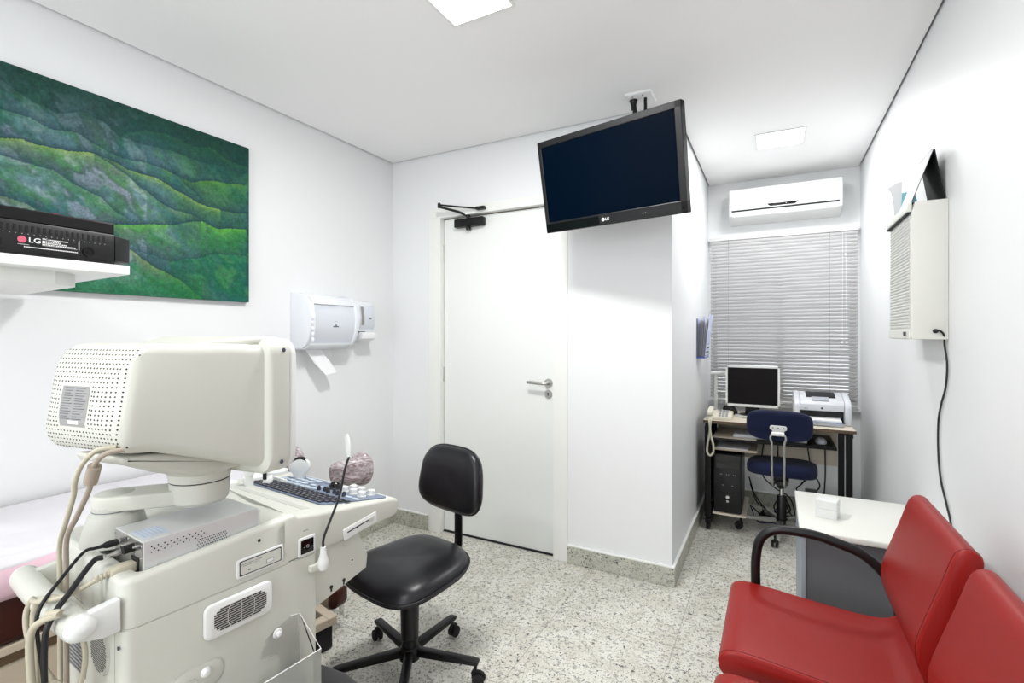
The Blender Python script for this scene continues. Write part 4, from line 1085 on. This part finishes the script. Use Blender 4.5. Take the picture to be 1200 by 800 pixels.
# local: faces -y
seat_o = superell(.213, .208, 3.2, 44, lambda x, y: (x*(1+.10*(-y/.215)), y))
def sd(v): return Vector((v.x, v.y, v.z + .020*(v.y/.2)**2*(1 if v.y > 0 else -1.0) - .10*max(0, .0)))
cushion('seat', seat_o, [(.02, .395), (.0, .402), (-.002, .414), (.004, .425), (.012, .44), (.035, .454), (.075, .463), (.13, .462), (.19, .458)], 'vinyl_black', bc, deform=sd)
bm = bmesh.new(); ring = [sd(Vector((x*1.012, y*1.012, .415))) for x, y in seat_o]; add_tube(bm, ring, .0045, 8, 0, True); obj('seat_piping', bm, 'vinyl_black', bc, auto=60)
prism('seat_plate', rrect(.16, .2, .02, 4), .378, .396, 'z', 'darkmetal', bc, bevel=.003)
BM = T(0, .232, .712) @ RX(-7) @ RX(90)           # cushion local z -> towards the sitter (-y)
back_o = superell(.178, .134, 3.4, 44, lambda x, y: (x*(1-.09*(y/.142)), y + .0*x))
def bd_(v): return Vector((v.x, v.y, v.z + .55*v.x*v.x))
cushion('backrest', back_o, [(.02, -.022), (.004, -.02), (-.001, -.008), (.0, .004), (.006, .016), (.022, .026), (.055, .031), (.10, .032), (.13, .031)], 'vinyl_black', bc, mx=BM, deform=bd_)
bm = bmesh.new(); ring = [BM @ bd_(Vector((x*1.008, y*1.008, -.004))) for x, y in back_o]; add_tube(bm, ring, .0045, 8, 0, True); obj('back_piping', bm, 'vinyl_black', bc, auto=60)
prism('back_stem', [(-.01, .380), (.235, .380), (.262, .395), (.272, .42), (.272, .60), (.262, .60), (.262, .425), (.250, .402), (.232, .390), (-.01, .390)], -.020, .020, 'x', 'darkmetal', bc, bevel=.002)
box('stem_bracket', (-.028, .028, .247, .270, .585, .72), 'darkmetal', bc, bevel=.004)
lathe('column_cover', [(.030, .10), (.030, .14), (.034, .145), (.038, .36), (.034, .378), (0, .378)], 'black', bc, (0, 0, 0), 28)
lathe('gas_lift', [(.016, .06), (.016, .12), (0, .12)], 'darkmetal', bc, (0, 0, 0), 16)
hub = lathe('hub', [(0, .058), (.030, .058), (.040, .064), (.042, .10), (.034, .112), (0, .112)], 'darkmetal', bc, (0, 0, 0), 28)
def star(parent, m, L_, angs, zc=.095, wm='rubber', w_=.017, drop=.012):
    for a_ in angs:
        Rm = RZ(a_)
        bm = bmesh.new()
        pts = [(.03, zc-.018), (L_-.01, zc-.006-drop), (L_+.012, zc-.004-drop), (L_+.014, zc+.010-drop), (L_-.01, zc+.014-drop), (.03, zc+.012)]
        add_prism(bm, pts, -w_, w_, 'y', bevel=.006, seg=2, mx=Rm)
        leg = obj('leg', bm, m, parent, auto=35)
        bm = bmesh.new()
        for s_ in (-1, 1): add_lathe(bm, [(0, 0), (.018, 0), (.023, .003), (.023, .010), (.018, .013), (0, .013)], 20, Rm @ T(L_+.012, .0125*s_-.0065, .0235) @ RX(-90))
        add_lathe(bm, [(.007, 0), (.007, .045)], 10, Rm @ T(L_-.002, 0, .035))
        add_prism(bm, [(L_-.018, .045), (L_-.014, .018), (L_+.005, .028), (L_+.03, .045), (L_+.02, .056), (L_-.012, .056)], -.006, .006, 'y', bevel=.002, mx=Rm)
        obj('castor', bm, wm, leg, auto=35)
star(bc, 'darkmetal', .27, [15+11+72*k for k in range(5)])

# ------------------------------------------------------------------ red waiting seats
rs = thing('waiting_bench', 'row of red leatherette waiting seats with a black armrest along the right wall', 'waiting bench', (.2, 1.44, 0))
SP = [(-.325, .392), (-.335, .405), (-.338, .428), (-.330, .446), (-.312, .457), (-.285, .461), (-.22, .457), (-.10, .444), (.02, .434), (.09, .433), (.125, .444), (.142, .462), (.150, .452), (.148, .425), (.125, .395), (.08, .378), (-.28, .378)]
BP = [(.135, .448), (.103, .500), (.085, .545), (.078, .585), (.082, .625), (.104, .70), (.130, .78), (.146, .835), (.156, .852), (.172, .860), (.190, .856), (.201, .840), (.200, .82), (.180, .75), (.158, .67), (.146, .62), (.142, .58), (.150, .53), (.168, .485), (.178, .462), (.165, .448)]
BP = [(x+.017, z-.022*min(1, max(0, (z-.448)/.3))) for x, z in BP]
def chaikin(p, n=2):
    for _ in range(n):
        q = []
        for i in range(len(p)):
            a_, b_ = p[i], p[(i+1) % len(p)]
            q += [(a_[0]*.75+b_[0]*.25, a_[1]*.75+b_[1]*.25), (a_[0]*.25+b_[0]*.75, a_[1]*.25+b_[1]*.75)]
        p = q
    return p
def padded(name, prof, y0_, y1_, m, par):
    """profile (x,z) swept along y with softly rounded side edges"""
    n = len(prof); c = Vector((sum(p[0] for p in prof)/n, sum(p[1] for p in prof)/n))
    nr = []
    for i in range(n):
        e_ = Vector(prof[(i+1) % n])-Vector(prof[i-1]); nr.append(Vector((e_.y, -e_.x)).normalized())
    area = sum(prof[i][0]*prof[(i+1) % n][1]-prof[(i+1) % n][0]*prof[i][1] for i in range(n))
    sg = 1 if area > 0 else -1
    rings = []
    r_ = .0055
    st = [(y0_, r_), (y0_+.002, r_*.45), (y0_+.006, r_*.1), (y0_+.011, 0)]
    m_ = 14
    for k in range(1, m_): st.append((y0_+.011+(y1_-y0_-.022)*k/m_, 0))
    st += [(y1_-.011, 0), (y1_-.006, r_*.1), (y1_-.002, r_*.45), (y1_, r_)]
    for y, ins in st:
        rings.append([(prof[i][0]-nr[i].x*ins*sg, y, prof[i][1]-nr[i].y*ins*sg) for i in range(n)])
    return loft(name, rings, m, par, auto=60)
for i, (ya, yb) in enumerate(((.028, .482), (-.512, -.058), (-1.052, -.598))):
    st = padded('seat', chaikin(SP, 1), ya, yb, 'vinyl_red', rs)
    bk_ = padded('backrest', chaikin(BP, 1), ya, yb, 'vinyl_red', rs)
    for o_, prof in ((st, SP), (bk_, BP)):
        bm = bmesh.new()
        pr = chaikin(prof, 1); n = len(pr); cx = sum(p[0] for p in pr)/n; cz = sum(p[1] for p in pr)/n
        for yy in (ya+.0135, ya+.0155): pass
        pts = [(p_[0], ya+.014, p_[1]) for p_ in pr]
        add_tube(bm, pts, .0013, 5, 0, True)
        obj('seam', bm, 'vinyl_red_d', o_)
box('beam', (-.03, .03, -1.03, .46, .318, .368), 'darkmetal', rs, bevel=.004)
for y in (.25, -.285, -.82):
    prism('seat_support', [(-.24, .366), (-.24, .377), (.13, .377), (.20, .43), (.215, .60), (.206, .60), (.19, .44), (.125, .362), (.0, .345)], y-.015, y+.015, 'y', 'darkmetal', rs, bevel=.002)
for y in (.36, -.93):
    bm = bmesh.new()
    add_box(bm, -.02, .02, y-.02, y+.02, .02, .32, bevel=.003); add_box(bm, -.27, .22, y-.02, y+.02, .004, .034, bevel=.006)
    obj('leg', bm, 'darkmetal', rs, auto=35)
for y in (.505, -1.075):
    tube('armrest', [(-.20, y, .345), (-.252, y, .36), (-.257, y, .45), (-.256, y, .54), (-.240, y, .610), (-.19, y, .648), (-.09, y, .652), (-.01, y, .636), (.05, y, .616), (.10, y, .576), (.135, y, .52), (.15, y, .44), (.13, y, .36), (.0, y, .345), (-.20, y, .345)], .0155, 'black', rs, 16, 7)
box('cross_bar', (-.02, .02, .46, .50, .325, .36), 'darkmetal', rs, bevel=.003)

# ------------------------------------------------------------------ side table with grey panels
st = thing('side_cabinet', 'low cabinet with white top and grey panels between the red seats and the desk', 'cabinet', (.315, 2.393, 0))
box('top', (-.230, .228, -.263, .263, .577, .600), 'viewer_white', st, bevel=.006, seg=3)
box('front_panel', (-.212, .222, -.245, -.23, .03, .577), 'grey_panel', st, bevel=.001)
box('back_panel', (-.212, .222, .230, .245, .03, .577), 'grey_panel', st, bevel=.001)
box('side_panel', (-.224, -.210, -.252, .25, .0, .577), 'grey_side', st, bevel=.001)
box('side_panel', (.210, .224, -.252, .25, .0, .577), 'grey_side', st, bevel=.001)
box('bottom_panel', (-.21, .21, -.23, .23, .05, .07), 'grey_panel', st, bevel=.001)
t = thing('white_box', 'small white lidded box standing on the white cabinet top', 'box', (.190, 2.340, .600), R(-14))
box('base', (-.0365, .0365, -.0365, .0365, .0, .034), 'machine_w', t, bevel=.001)
box('lid', (-.0375, .0375, -.0375, .0375, .034, .070), 'machine_w', t, bevel=.004, seg=3)

# ------------------------------------------------------------------ x-ray viewer, tent calendar, cord
xv = thing('xray_viewer', 'white x-ray film viewer box with ribbed front on the right wall', 'x-ray viewer', (XR, 2.465, 1.31))
prism('case', [(-.0005, 0), (-.104, 0), (-.106, .03), (-.106, .464), (-.094, .503), (-.0005, .503)], -.188, .188, 'y', 'viewer_white', xv, bevel=.003)
prism('clip_hood', [(-.104, .466), (-.121, .466), (-.123, .470), (-.116, .500), (-.104, .506)], -.187, .189, 'y', 'viewer_white', xv, bevel=.002)
prism('hood_gasket', [(-.1065, .4625), (-.119, .4625), (-.119, .466), (-.1065, .466)], -.1885, .188, 'y', 'ink_d', xv)
bm = bmesh.new()
for k in range(35): add_prism(bm, [(-.106, .040+k*.0118), (-.1095, .044+k*.0118), (-.1095, .048+k*.0118), (-.106, .0515+k*.0118)], -.170, .170, 'y')
obj('ribbed_panel', bm, 'viewer_panel', xv)
box('lower_strip', (-.112, -.106, -.182, .182, .002, .034), 'viewer_white', xv, bevel=.002)
box('rocker_switch', (-.117, -.111, -.135, -.112, .012, .028), 'black', xv, bevel=.002)
lathe('cord_grommet', [(.008, 0), (.008, .006), (.004, .008)], 'rubber', xv, (-.038, -.188, .030), 14, RX(90))
t = thing('hanging_cable', 'thin black power cord hanging from the x-ray viewer down the right wall', 'power cord', (XR, 2.27, 1.0))
tube('cord', [(-.038, -.001, .338), (-.030, -.006, .342), (-.014, .006, .325), (-.008, .025, .29), (-.006, .004, .22), (-.006, .02, .14), (-.006, .075, .07), (-.006, .11, .0), (-.006, .112, -.11), (-.006, .080, -.21), (-.006, .01, -.28), (-.006, -.045, -.35), (-.006, -.06, -.50), (-.006, -.03, -.68), (-.006, .0, -.88)], .0034, 'cable_black', t, 8)
tc_ = thing('tent_calendar', 'black and white tent-folded desk calendar standing on the x-ray viewer', 'desk calendar', (.506, 2.40, 1.8135))
prism('front_leaf', [(-.061, 0), (-.058, 0), (.0065, .190), (.003, .190)], -.095, .10, 'y', 'paper', tc_)
prism('front_backing', [(-.0578, 0.001), (-.0555, 0.001), (.0085, .189), (.0065, .189)], -.0952, .10, 'y', 'rubber', tc_)
prism('rear_leaf', [(.038, 0), (.041, 0), (.0115, .190), (.0085, .190)], -.095, .10, 'y', 'rubber', tc_)
prism('base_flap', [(-.0555, 0), (.038, 0), (.038, .003), (-.0555, .003)], -.095, .10, 'y', 'rubber', tc_)
prism('cyan_card', [(-.050, .004), (-.030, .004), (-.040, .045), (-.042, .045)], -.060, -.058, 'y', 'cyan', tc_)
prism('spiral_binding', [(.004, .186), (.010, .186), (.010, .193), (.004, .193)], -.09, .095, 'y', 'darkmetal', tc_)
t = thing('cyan_booklet', 'pale cyan card leaning behind the tent calendar on the x-ray viewer', 'card', (.470, 2.545, 1.8135))
prism('card', [(-.012, 0), (.012, 0), (.014, .095), (-.006, .095)], -.012, -.008, 'y', 'cyan', t)
t = thing('white_folder', 'white curved folder standing at the back of the x-ray viewer top', 'folder', (.512, 2.615, 1.8135))
prism('sheet', [(-.060, 0), (-.036, 0), (-.034, .160), (-.050, .158), (-.082, .140), (-.084, .134), (-.072, .118), (-.064, .08)], -.004, .0, 'y', 'paper', t)

# ------------------------------------------------------------------ desk
dk = thing('computer_desk', 'cream-topped computer desk with black metal legs under the window', 'desk', (0, 3.83, 0))
FR, BKY = -.255, .27
box('desktop', (-.425, .435, FR, BKY, .728, .748), 'desk_top', dk, bevel=.003)
box('edge_band', (-.427, .437, FR-.003, FR, .729, .747), 'bed_trim', dk, bevel=0)
for x in (-.415, .388):
    bm = bmesh.new()
    add_box(bm, x, x+.035, FR+.035, FR+.065, .05, .728, bevel=.003)
    add_box(bm, x, x+.035, BKY-.09, BKY-.06, .05, .728, bevel=.003)
    add_box(bm, x, x+.035, FR+.01, BKY-.02, .045, .075, bevel=.003)
    add_box(bm, x, x+.035, FR+.01, BKY-.02, .700, .728, bevel=.003)
    obj('leg_frame', bm, 'darkmetal', dk)
    for y in (FR+.03, BKY-.04): lathe('castor', [(0, -.012), (.021, -.012), (.023, 0), (.021, .012), (0, .012)], 'rubber', dk, (x+.018, y, .0232), 16, RY(90))
box('inner_post', (.350, .378, FR+.05, FR+.078, .05, .728), 'darkmetal', dk, bevel=.002)
box('side_sheet', (-.421, -.416, FR+.03, BKY-.02, .08, .70), 'darkmetal', dk, bevel=.001)
box('tray', (-.372, .340, FR+.005, .18, .618, .634), 'darkmetal', dk, bevel=.002)
box('tray_top', (-.368, -.10, FR+.008, .17, .634, .637), 'desk_top', dk, bevel=.001)
box('mid_shelf', (-.372, -.10, FR+.06, BKY-.05, .540, .556), 'bed_beige', dk, bevel=.002)
box('lower_shelf', (-.372, -.165, FR+.04, BKY-.03, .105, .118), 'desk_top', dk, bevel=.002)
box('modesty_panel', (-.378, .385, BKY-.055, BKY-.04, .42, .728), 'desk_top', dk, bevel=.001)
t = thing('papers', 'stack of papers lying on the shelf below the keyboard tray', 'papers', (-.25, 3.72, .5565))
for k in range(3): box('sheet', (-.10+.004*k, .10-.003*k, -.1, .12, .0025*k, .0025*k+.002), 'paper', t, bevel=0, mx=RZ(3*k-3))
# tower
pc = thing('computer_tower', 'black computer tower on the low shelf at the left side of the desk', 'computer tower', (-.278, 3.84, .1185))
box('case', (-.086, .086, -.185, .20, 0, .395), 'darkmetal', pc, bevel=.004)
fp = prism('front_panel', rrect(.172, .392, .014, 4, 0, .197), -.212, -.184, 'y', 'black', pc, bevel=.005)
prism('chin_curve', [(-.08, .19), (-.05, .14), (0, .118), (.05, .14), (.08, .19), (.074, .19), (.045, .148), (0, .127), (-.045, .148), (-.074, .19)], -.2145, -.211, 'y', 'gloss_black', fp, bevel=.001)
for z in (.30, .345): box('drive_bay', (-.072, .072, -.2145, -.211, z, z+.038), 'gloss_black', fp, bevel=.002)
for z, r_ in ((.108, .011), (.080, .008)): lathe('button', [(0, 0), (r_, 0), (r_*.8, .003), (0, .004)], 'led', fp, (0, -.212, z), 18, RX(90))
for x in (-.045, -.035, -.006, .006, .036, .048): box('port', (x-.003, x+.003, -.2125, -.2115, .258, .263), 'grey_ink', fp, bevel=0)
for x in (-.03, .03): box('port', (x-.004, x+.004, -.2125, -.2115, .185, .190), 'grey_ink', fp, bevel=0)
# monitor
dm = thing('desktop_monitor', 'square silver-framed computer monitor with dark screen on the desk', 'monitor', (-.135, 3.86, .7485))
bm = bmesh.new()
w_, h_ = .172, .145; zc = .215
for b_ in ((-w_, w_, -.02, .015, zc+h_-.015, zc+h_), (-w_, w_, -.02, .015, zc-h_, zc-h_+.018), (-w_, -w_+.014, -.02, .015, zc-h_, zc+h_), (w_-.014, w_, -.02, .015, zc-h_, zc+h_)): add_box(bm, *b_, bevel=.002)
obj('frame', bm, 'machine_w', dm)
box('screen', (-w_+.01, w_-.01, -.016, .01, zc-h_+.012, zc+h_-.01), 'screen_grey', dm, bevel=0)
prism('back_cover', [(-w_+.01, .014), (w_-.01, .014), (w_-.05, .055), (-w_+.05, .055)], zc-h_+.01, zc+h_-.01, 'z', 'black', dm, bevel=.005)
prism('stand_column', [(-.048, .012), (.048, .012), (.040, .16), (-.040, .16)], .018, .040, 'y', 'black', dm, bevel=.004)
lathe('stand_base', [(0, 0), (.115, 0), (.118, .006), (.105, .012), (0, .016)], 'machine_d', dm, (0, .01, 0), 36)
lathe('base_inset', [(0, .0145), (.085, .0145), (.08, .018), (0, .020)], 'black', dm, (0, .01, 0), 30)
box('maker_strip', (-.012, .012, -.0206, -.02, zc-h_+.006, zc-h_+.011), 'grey_ink', dm, bevel=0)
# printer
pt = thing('laser_printer', 'small white laser printer with paper in its open tray, right on the desk', 'printer', (.278, 3.90, .7485))
pp = [(-.175, .0), (.12, .0), (.12, .175), (.06, .190), (-.02, .182), (-.10, .165), (-.145, .15), (-.168, .12), (-.175, .06)]
for a_, b_ in ((-.162, -.125), (.115, .155)): prism('side_cover', pp, a_, b_, 'x', 'printer', pt, bevel=.012)
prism('top_cover', [(-.168, .088), (-.164, .128), (-.145, .148), (-.10, .163), (-.03, .178), (.05, .187), (.118, .175), (.118, .088)], -.125, .115, 'x', 'printer', pt, bevel=.003)
box('rear_body', (-.125, .115, -.02, .118, .0, .09), 'printer_g', pt, bevel=.003)
prism('output_slot', [(-.095, .1655), (-.095, .170), (.0, .188), (.045, .190), (.045, .184)], -.090, .075, 'x', 'ink_d', pt)
prism('output_flap', [(-.148, .148), (-.100, .165), (-.100, .172), (-.146, .156)], -.06, .035, 'x', 'printer_g', pt, bevel=.002)
box('inner_dark', (-.124, .114, -.125, -.022, .010, .086), 'ink_d', pt, bevel=0)
prism('front_panel', [(-.166, .088), (-.1635, .122), (-.160, .122), (-.162, .088)], -.115, .105, 'x', 'printer_g', pt)
lathe('maker_mark', [(.007, 0), (.007, .0008)], 'ink', pt, (-.005, -.1665, .105), 16, RX(90))
for x in (-.10, -.088): lathe('indicator', [(.004, 0), (.003, .002)], 'grey_ink', pt, (x, -.1665, .100), 10, RX(90))
box('input_tray', (-.118, .108, -.235, -.03, .004, .012), 'printer_g', pt, bevel=.002)
bm = bmesh.new(); add_box(bm, -.118, .108, -.240, -.232, .002, .022, bevel=.002); add_box(bm, -.04, .03, -.245, -.236, .006, .024, bevel=.002); obj('tray_lip', bm, 'printer_g', pt)
t = thing('paper_stack', 'white and blue sheets lying in the printer tray', 'paper', (.278, 3.90, .7605))
box('paper_ream', (-.105, .098, -.228, -.035, .0005, .016), mat('blue_sheets', (150, 176, 214), .7), t, bevel=.0005)
box('top_sheet', (-.103, .096, -.226, -.035, .0165, .034), 'paper', t, bevel=.001, mx=T(0, 0, -.005) @ RX(4) @ T(0, 0, .012))
# phone
ph_ = thing('telephone', 'ivory desk telephone at the left front corner of the desk', 'telephone', (-.335, 3.68, .7485), R(0))
prism('body', [(-.08, 0), (.095, 0), (.095, .045), (.03, .042), (-.08, .022)], -.075, .085, 'x', 'phone', ph_, bevel=.006)
hs = prism('handset', [(-.085, .030), (-.055, .034), (-.03, .046), (.03, .054), (.06, .052), (.092, .048), (.092, .066), (.06, .072), (.0, .072), (-.045, .062), (-.085, .050)], -.070, -.036, 'x', 'phone', ph_, bevel=.008, seg=3)
box('display', (.0, .065, .03, .07, .047, .0505), 'viewer_panel', ph_, bevel=.001)
bm = bmesh.new()
for i in range(3):
    for j in range(4): add_box(bm, .002+i*.022, .016+i*.022, -.075+j*.022, -.060+j*.022, .0265+j*.0085, .034+j*.0085, bevel=.001)
obj('keypad', bm, 'printer_g', ph_)
t = thing('coiled_handset_lead', 'coiled ivory telephone cord hanging over the front edge of the desk', 'telephone cord', (-.385, 3.545, .65))
pts = catmull([(.012, .015, .112), (.010, -.004, .10), (.004, -.006, .02), (-.010, -.006, -.06), (-.012, -.004, -.11), (.006, -.004, -.132), (.026, -.004, -.11), (.026, -.006, -.06), (.012, -.006, .0), (.002, -.004, .09), (.002, .015, .112)], 16)
bm = bmesh.new(); hel = []
for i in range(len(pts)-1):
    a_, b_ = pts[i], pts[i+1]; tn = (b_-a_).normalized(); sx_ = tn.cross(Vector((0, 1, 0))).normalized(); sy_ = tn.cross(sx_)
    for k in range(4):
        q = a_.lerp(b_, k/4); an = (i*4+k)*1.25; hel.append(q + .0055*(math.cos(an)*sx_ + math.sin(an)*sy_))
add_tube(bm, hel, .0026, 6); obj('coil', bm, 'phone', t, auto=70)
# chrome lamp post
t = thing('desk_lamp', 'slim silver lamp post with a short horizontal head left of the monitor', 'desk lamp', (-.385, 3.98, .7485))
tube('post', [(0, 0, .0), (0, 0, .285)], .012, 'machine_w', t, 14, 0)
tube('head', [(-.035, 0, .288), (.045, 0, .293)], .016, 'machine_w', t, 16, 0)
lathe('joint', [(0, -.015), (.014, -.012), (.018, 0), (.014, .012), (0, .015)], 'machine_w', t, (.05, -.005, .295), 18)
lathe('foot', [(0, 0), (.028, 0), (.026, .006), (.010, .009), (0, .009)], 'steel', t, (0, 0, 0), 22)
t = thing('black_speaker', 'curved black device behind the telephone, beside the monitor foot', 'device', (-.285, 3.90, .7485))
prism('shell', [(-.045, 0), (.055, 0), (.052, .03), (.030, .062), (.0, .078), (-.025, .075), (-.045, .05)], -.03, .04, 'y', 'black', t, bevel=.012, seg=3)
lathe('knob', [(0, 0), (.014, 0), (.012, .012), (0, .014)], 'gloss_black', t, (.01, -.03, .035), 16, RX(90))
# keyboard & mouse
kb = thing('keyboard', 'pale grey computer keyboard on the pull-out tray behind the blue chair', 'keyboard', (-.03, 3.70, .6375))
box('shell', (-.215, .215, -.07, .07, 0, .018), 'printer', kb, bevel=.004)
bm = bmesh.new()
for r_ in range(6):
    for k in range(19):
        add_box(bm, -.205+k*.0216, -.187+k*.0216, -.062+r_*.0208, -.045+r_*.0208, .017, .025, bevel=.0)
o = obj('keys', bm, 'printer_g', kb)
ms = thing('mouse', 'grey and white computer mouse on the right of the pull-out tray', 'mouse', (.262, 3.665, .6415))
cushion('mouse_body', superell(.032, .052, 2.4, 28), [(.004, 0), (.0, .006), (.002, .016), (.010, .027), (.020, .033), (.028, .034)], 'printer_g', ms)
lathe('scroll_wheel', [(0, -.003), (.008, -.003), (.008, .003), (0, .003)], 'rubber', ms, (0, -.028, .027), 12, RY(90))
t = thing('mouse_pad', 'dark mouse pad under the mouse on the pull-out tray', 'mouse pad', (.262, 3.685, .6345))
prism('pad', rrect(.12, .20, .02, 4), 0, .0065, 'z', 'rubber', t, bevel=.001)
# blue chair
b2 = thing('office_chair', 'navy blue fabric office chair with chrome back tubes pushed to the desk', 'office chair', (.045, 3.74, 0), R(180-4))
# local faces -y (rotated 180 -> towards the window)
so_ = superell(.205, .19, 3.4, 40)
cushion('seat', so_, [(.035, .405), (.008, .410), (.0, .425), (.0, .455), (.006, .475), (.03, .488), (.08, .494), (.15, .494)], 'fabric_navy', b2, deform=lambda v: Vector((v.x, v.y, v.z - .020*(v.x/.2)**2*0 + .012*(v.y/.19))))
BB = T(0, .268, .762) @ RX(-6) @ RX(90)
bo_ = superell(.183, .094, 3.6, 44)
cushion('backrest', bo_, [(.03, -.030), (.006, -.026), (.0, -.012), (.0, .010), (.008, .024), (.03, .030), (.08, .031)], 'fabric_navy', b2, mx=BB, deform=lambda v: Vector((v.x, v.y, v.z + .5*v.x*v.x)))
for s_ in (-1, 1): tube('back_tube', [(s_*.030, .04, .375), (s_*.033, .15, .372), (s_*.033, .262, .385), (s_*.033, .318, .44), (s_*.034, .332, .60), (s_*.034, .334, .665), (s_*.042, .335, .695), (s_*.030, .334, .722), (0, .333, .730)], .0062, 'steel', b2, 12)
hm = T(0, .311, .742) @ RX(-6)
bm = bmesh.new(); add_prism(bm, rrect(.094, .030, .013, 5, 0, .012), -.004, .004, 'y', bevel=.002, mx=hm); add_prism(bm, [(-.035, 0), (.035, 0), (.026, -.028), (0, -.040), (-.026, -.028)], -.003, .005, 'y', bevel=.002, mx=hm)
obj('back_bracket', bm, 'machine_w', b2, auto=35)
bm = bmesh.new(); add_tube(bm, [(-.034, .340, .722), (.034, .340, .722)], .012, 14); obj('bracket_roll', bm, 'machine_w', b2, auto=50)
for x in (-.03, .0, .03): lathe('bolt', [(.004, 0), (.003, .002)], 'ink', b2, (x, .319, .756), 10, RX(-90))
box('mechanism', (-.042, .042, -.06, .08, .345, .402), 'darkmetal', b2, bevel=.006)
lathe('knob', [(0, 0), (.024, 0), (.026, .006), (.024, .022), (0, .026)], 'black', b2, (0, .08, .350), 22, RX(-90))
lathe('gas_lift', [(.014, .06), (.014, .36)], 'chrome', b2, (0, 0, 0), 18)
lathe('column_cover', [(.029, .07), (.029, .25), (.024, .258), (0, .258)], 'black', b2, (0, 0, 0), 24)
lathe('hub', [(0, .058), (.036, .058), (.038, .10), (.030, .106), (0, .106)], 'darkmetal', b2, (0, 0, 0), 24)
star(b2, 'steel', .25, [13+72*k for k in range(5)], zc=.09, wm='rubber', w_=.016, drop=0)

# cables under the desk
cs = [((-.16, .05, .30), (-.12, -.02, .20), (-.05, .0, .10), (.05, .05, .02), (.20, .02, .012)),
      ((-.15, .02, .26), (-.10, .04, .12), (.02, .08, .06), (.10, .04, .10), (.06, .06, .18), (.0, .08, .10), (.06, .0, .012)),
      ((.02, .12, .60), (.03, .10, .35), (.06, .08, .20), (.10, .04, .08), (.20, .06, .012)),
      ((-.06, .13, .60), (-.08, .10, .34), (.0, .08, .24), (.10, .06, .18), (.12, .04, .04), (.0, .0, .012)),
      ((.20, .14, .60), (.22, .10, .40), (.18, .08, .30), (.14, .1, .24), (.20, .1, .20), (.28, .12, .27), (.24, .12, .34), (.17, .12, .28)),
      ((.31, .12, .60), (.31, .08, .38), (.30, .04, .20), (.31, .0, .03), (.22, -.02, .012)),
      ((-.14, .08, .08), (-.04, .02, .014), (.08, -.02, .012), (.20, .0, .012), (.30, .06, .012))]
names = ['black cable curving down from the back of the computer tower', 'black cable looping behind the tower near the floor', 'black cable hanging straight behind the chair column',
         'black cable hanging left of the chair column under the desk', 'black cable coiled in a loop right of the chair column', 'black cable hanging at the right end under the desk', 'black cable lying along the floor under the desk']
for pts, lb_ in zip(cs, names):
    t = tag(tube('cable', [(x, 3.90+y, z) for x, y, z in pts], .0045, 'cable_black', None, 8, 7), lb_, 'cable', 'cables under the desk')
tag(tube('network_cable', [(-.15, 3.93, .10), (-.10, 3.86, .02), (.0, 3.84, .03), (.05, 3.88, .012), (-.02, 3.95, .03), (.07, 3.96, .16), (.09, 4.02, .10)], .004, 'cable_blue', None, 8, 7), 'dark blue network cable tangled on the floor behind the tower', 'cable', 'cables under the desk')
t = thing('power_supply', 'black upright power unit on the floor under the right side of the desk', 'power unit', (.225, 3.93, 0))
box('case', (-.035, .035, -.06, .06, .001, .26), 'black', t, bevel=.006)
for k in range(4): box('vent', (-.02, .02, -.0606, -.0598, .18+k*.012, .184+k*.012), 'gloss_black', t, bevel=0)
t = thing('power_strip', 'dark power strip lying on the floor behind the chair column', 'power strip', (.08, 4.0, 0), R(8))
box('case', (-.14, .14, -.03, .03, .001, .042), 'black', t, bevel=.004)
for k in range(4): lathe('socket', [(.014, 0), (.014, .002)], 'gloss_black', t, (-.09+k*.06, 0, .042), 16)

# ------------------------------------------------------------------ world, camera, view
w = bpy.data.worlds.new('world'); bpy.context.scene.world = w; w.use_nodes = True
bgn = w.node_tree.nodes['Background']; bgn.inputs[0].default_value = (.85, .87, .9, 1); bgn.inputs[1].default_value = 5.0
cam = bpy.data.cameras.new('camera'); co = bpy.data.objects.new('camera', cam); COL.objects.link(co)
co.location = (0, 0, 1.327); co.rotation_euler = (R(90), 0, math.atan(307/577))
cam.sensor_width = 36; cam.lens = 577/1200*36; cam.shift_y = -8/1200; cam.clip_start = .01
bpy.context.scene.camera = co
vs = bpy.context.scene.view_settings
vs.view_transform = 'Standard'; vs.look = 'None'; vs.exposure = 0.42; vs.gamma = 1.0; vs.use_curve_mapping = False
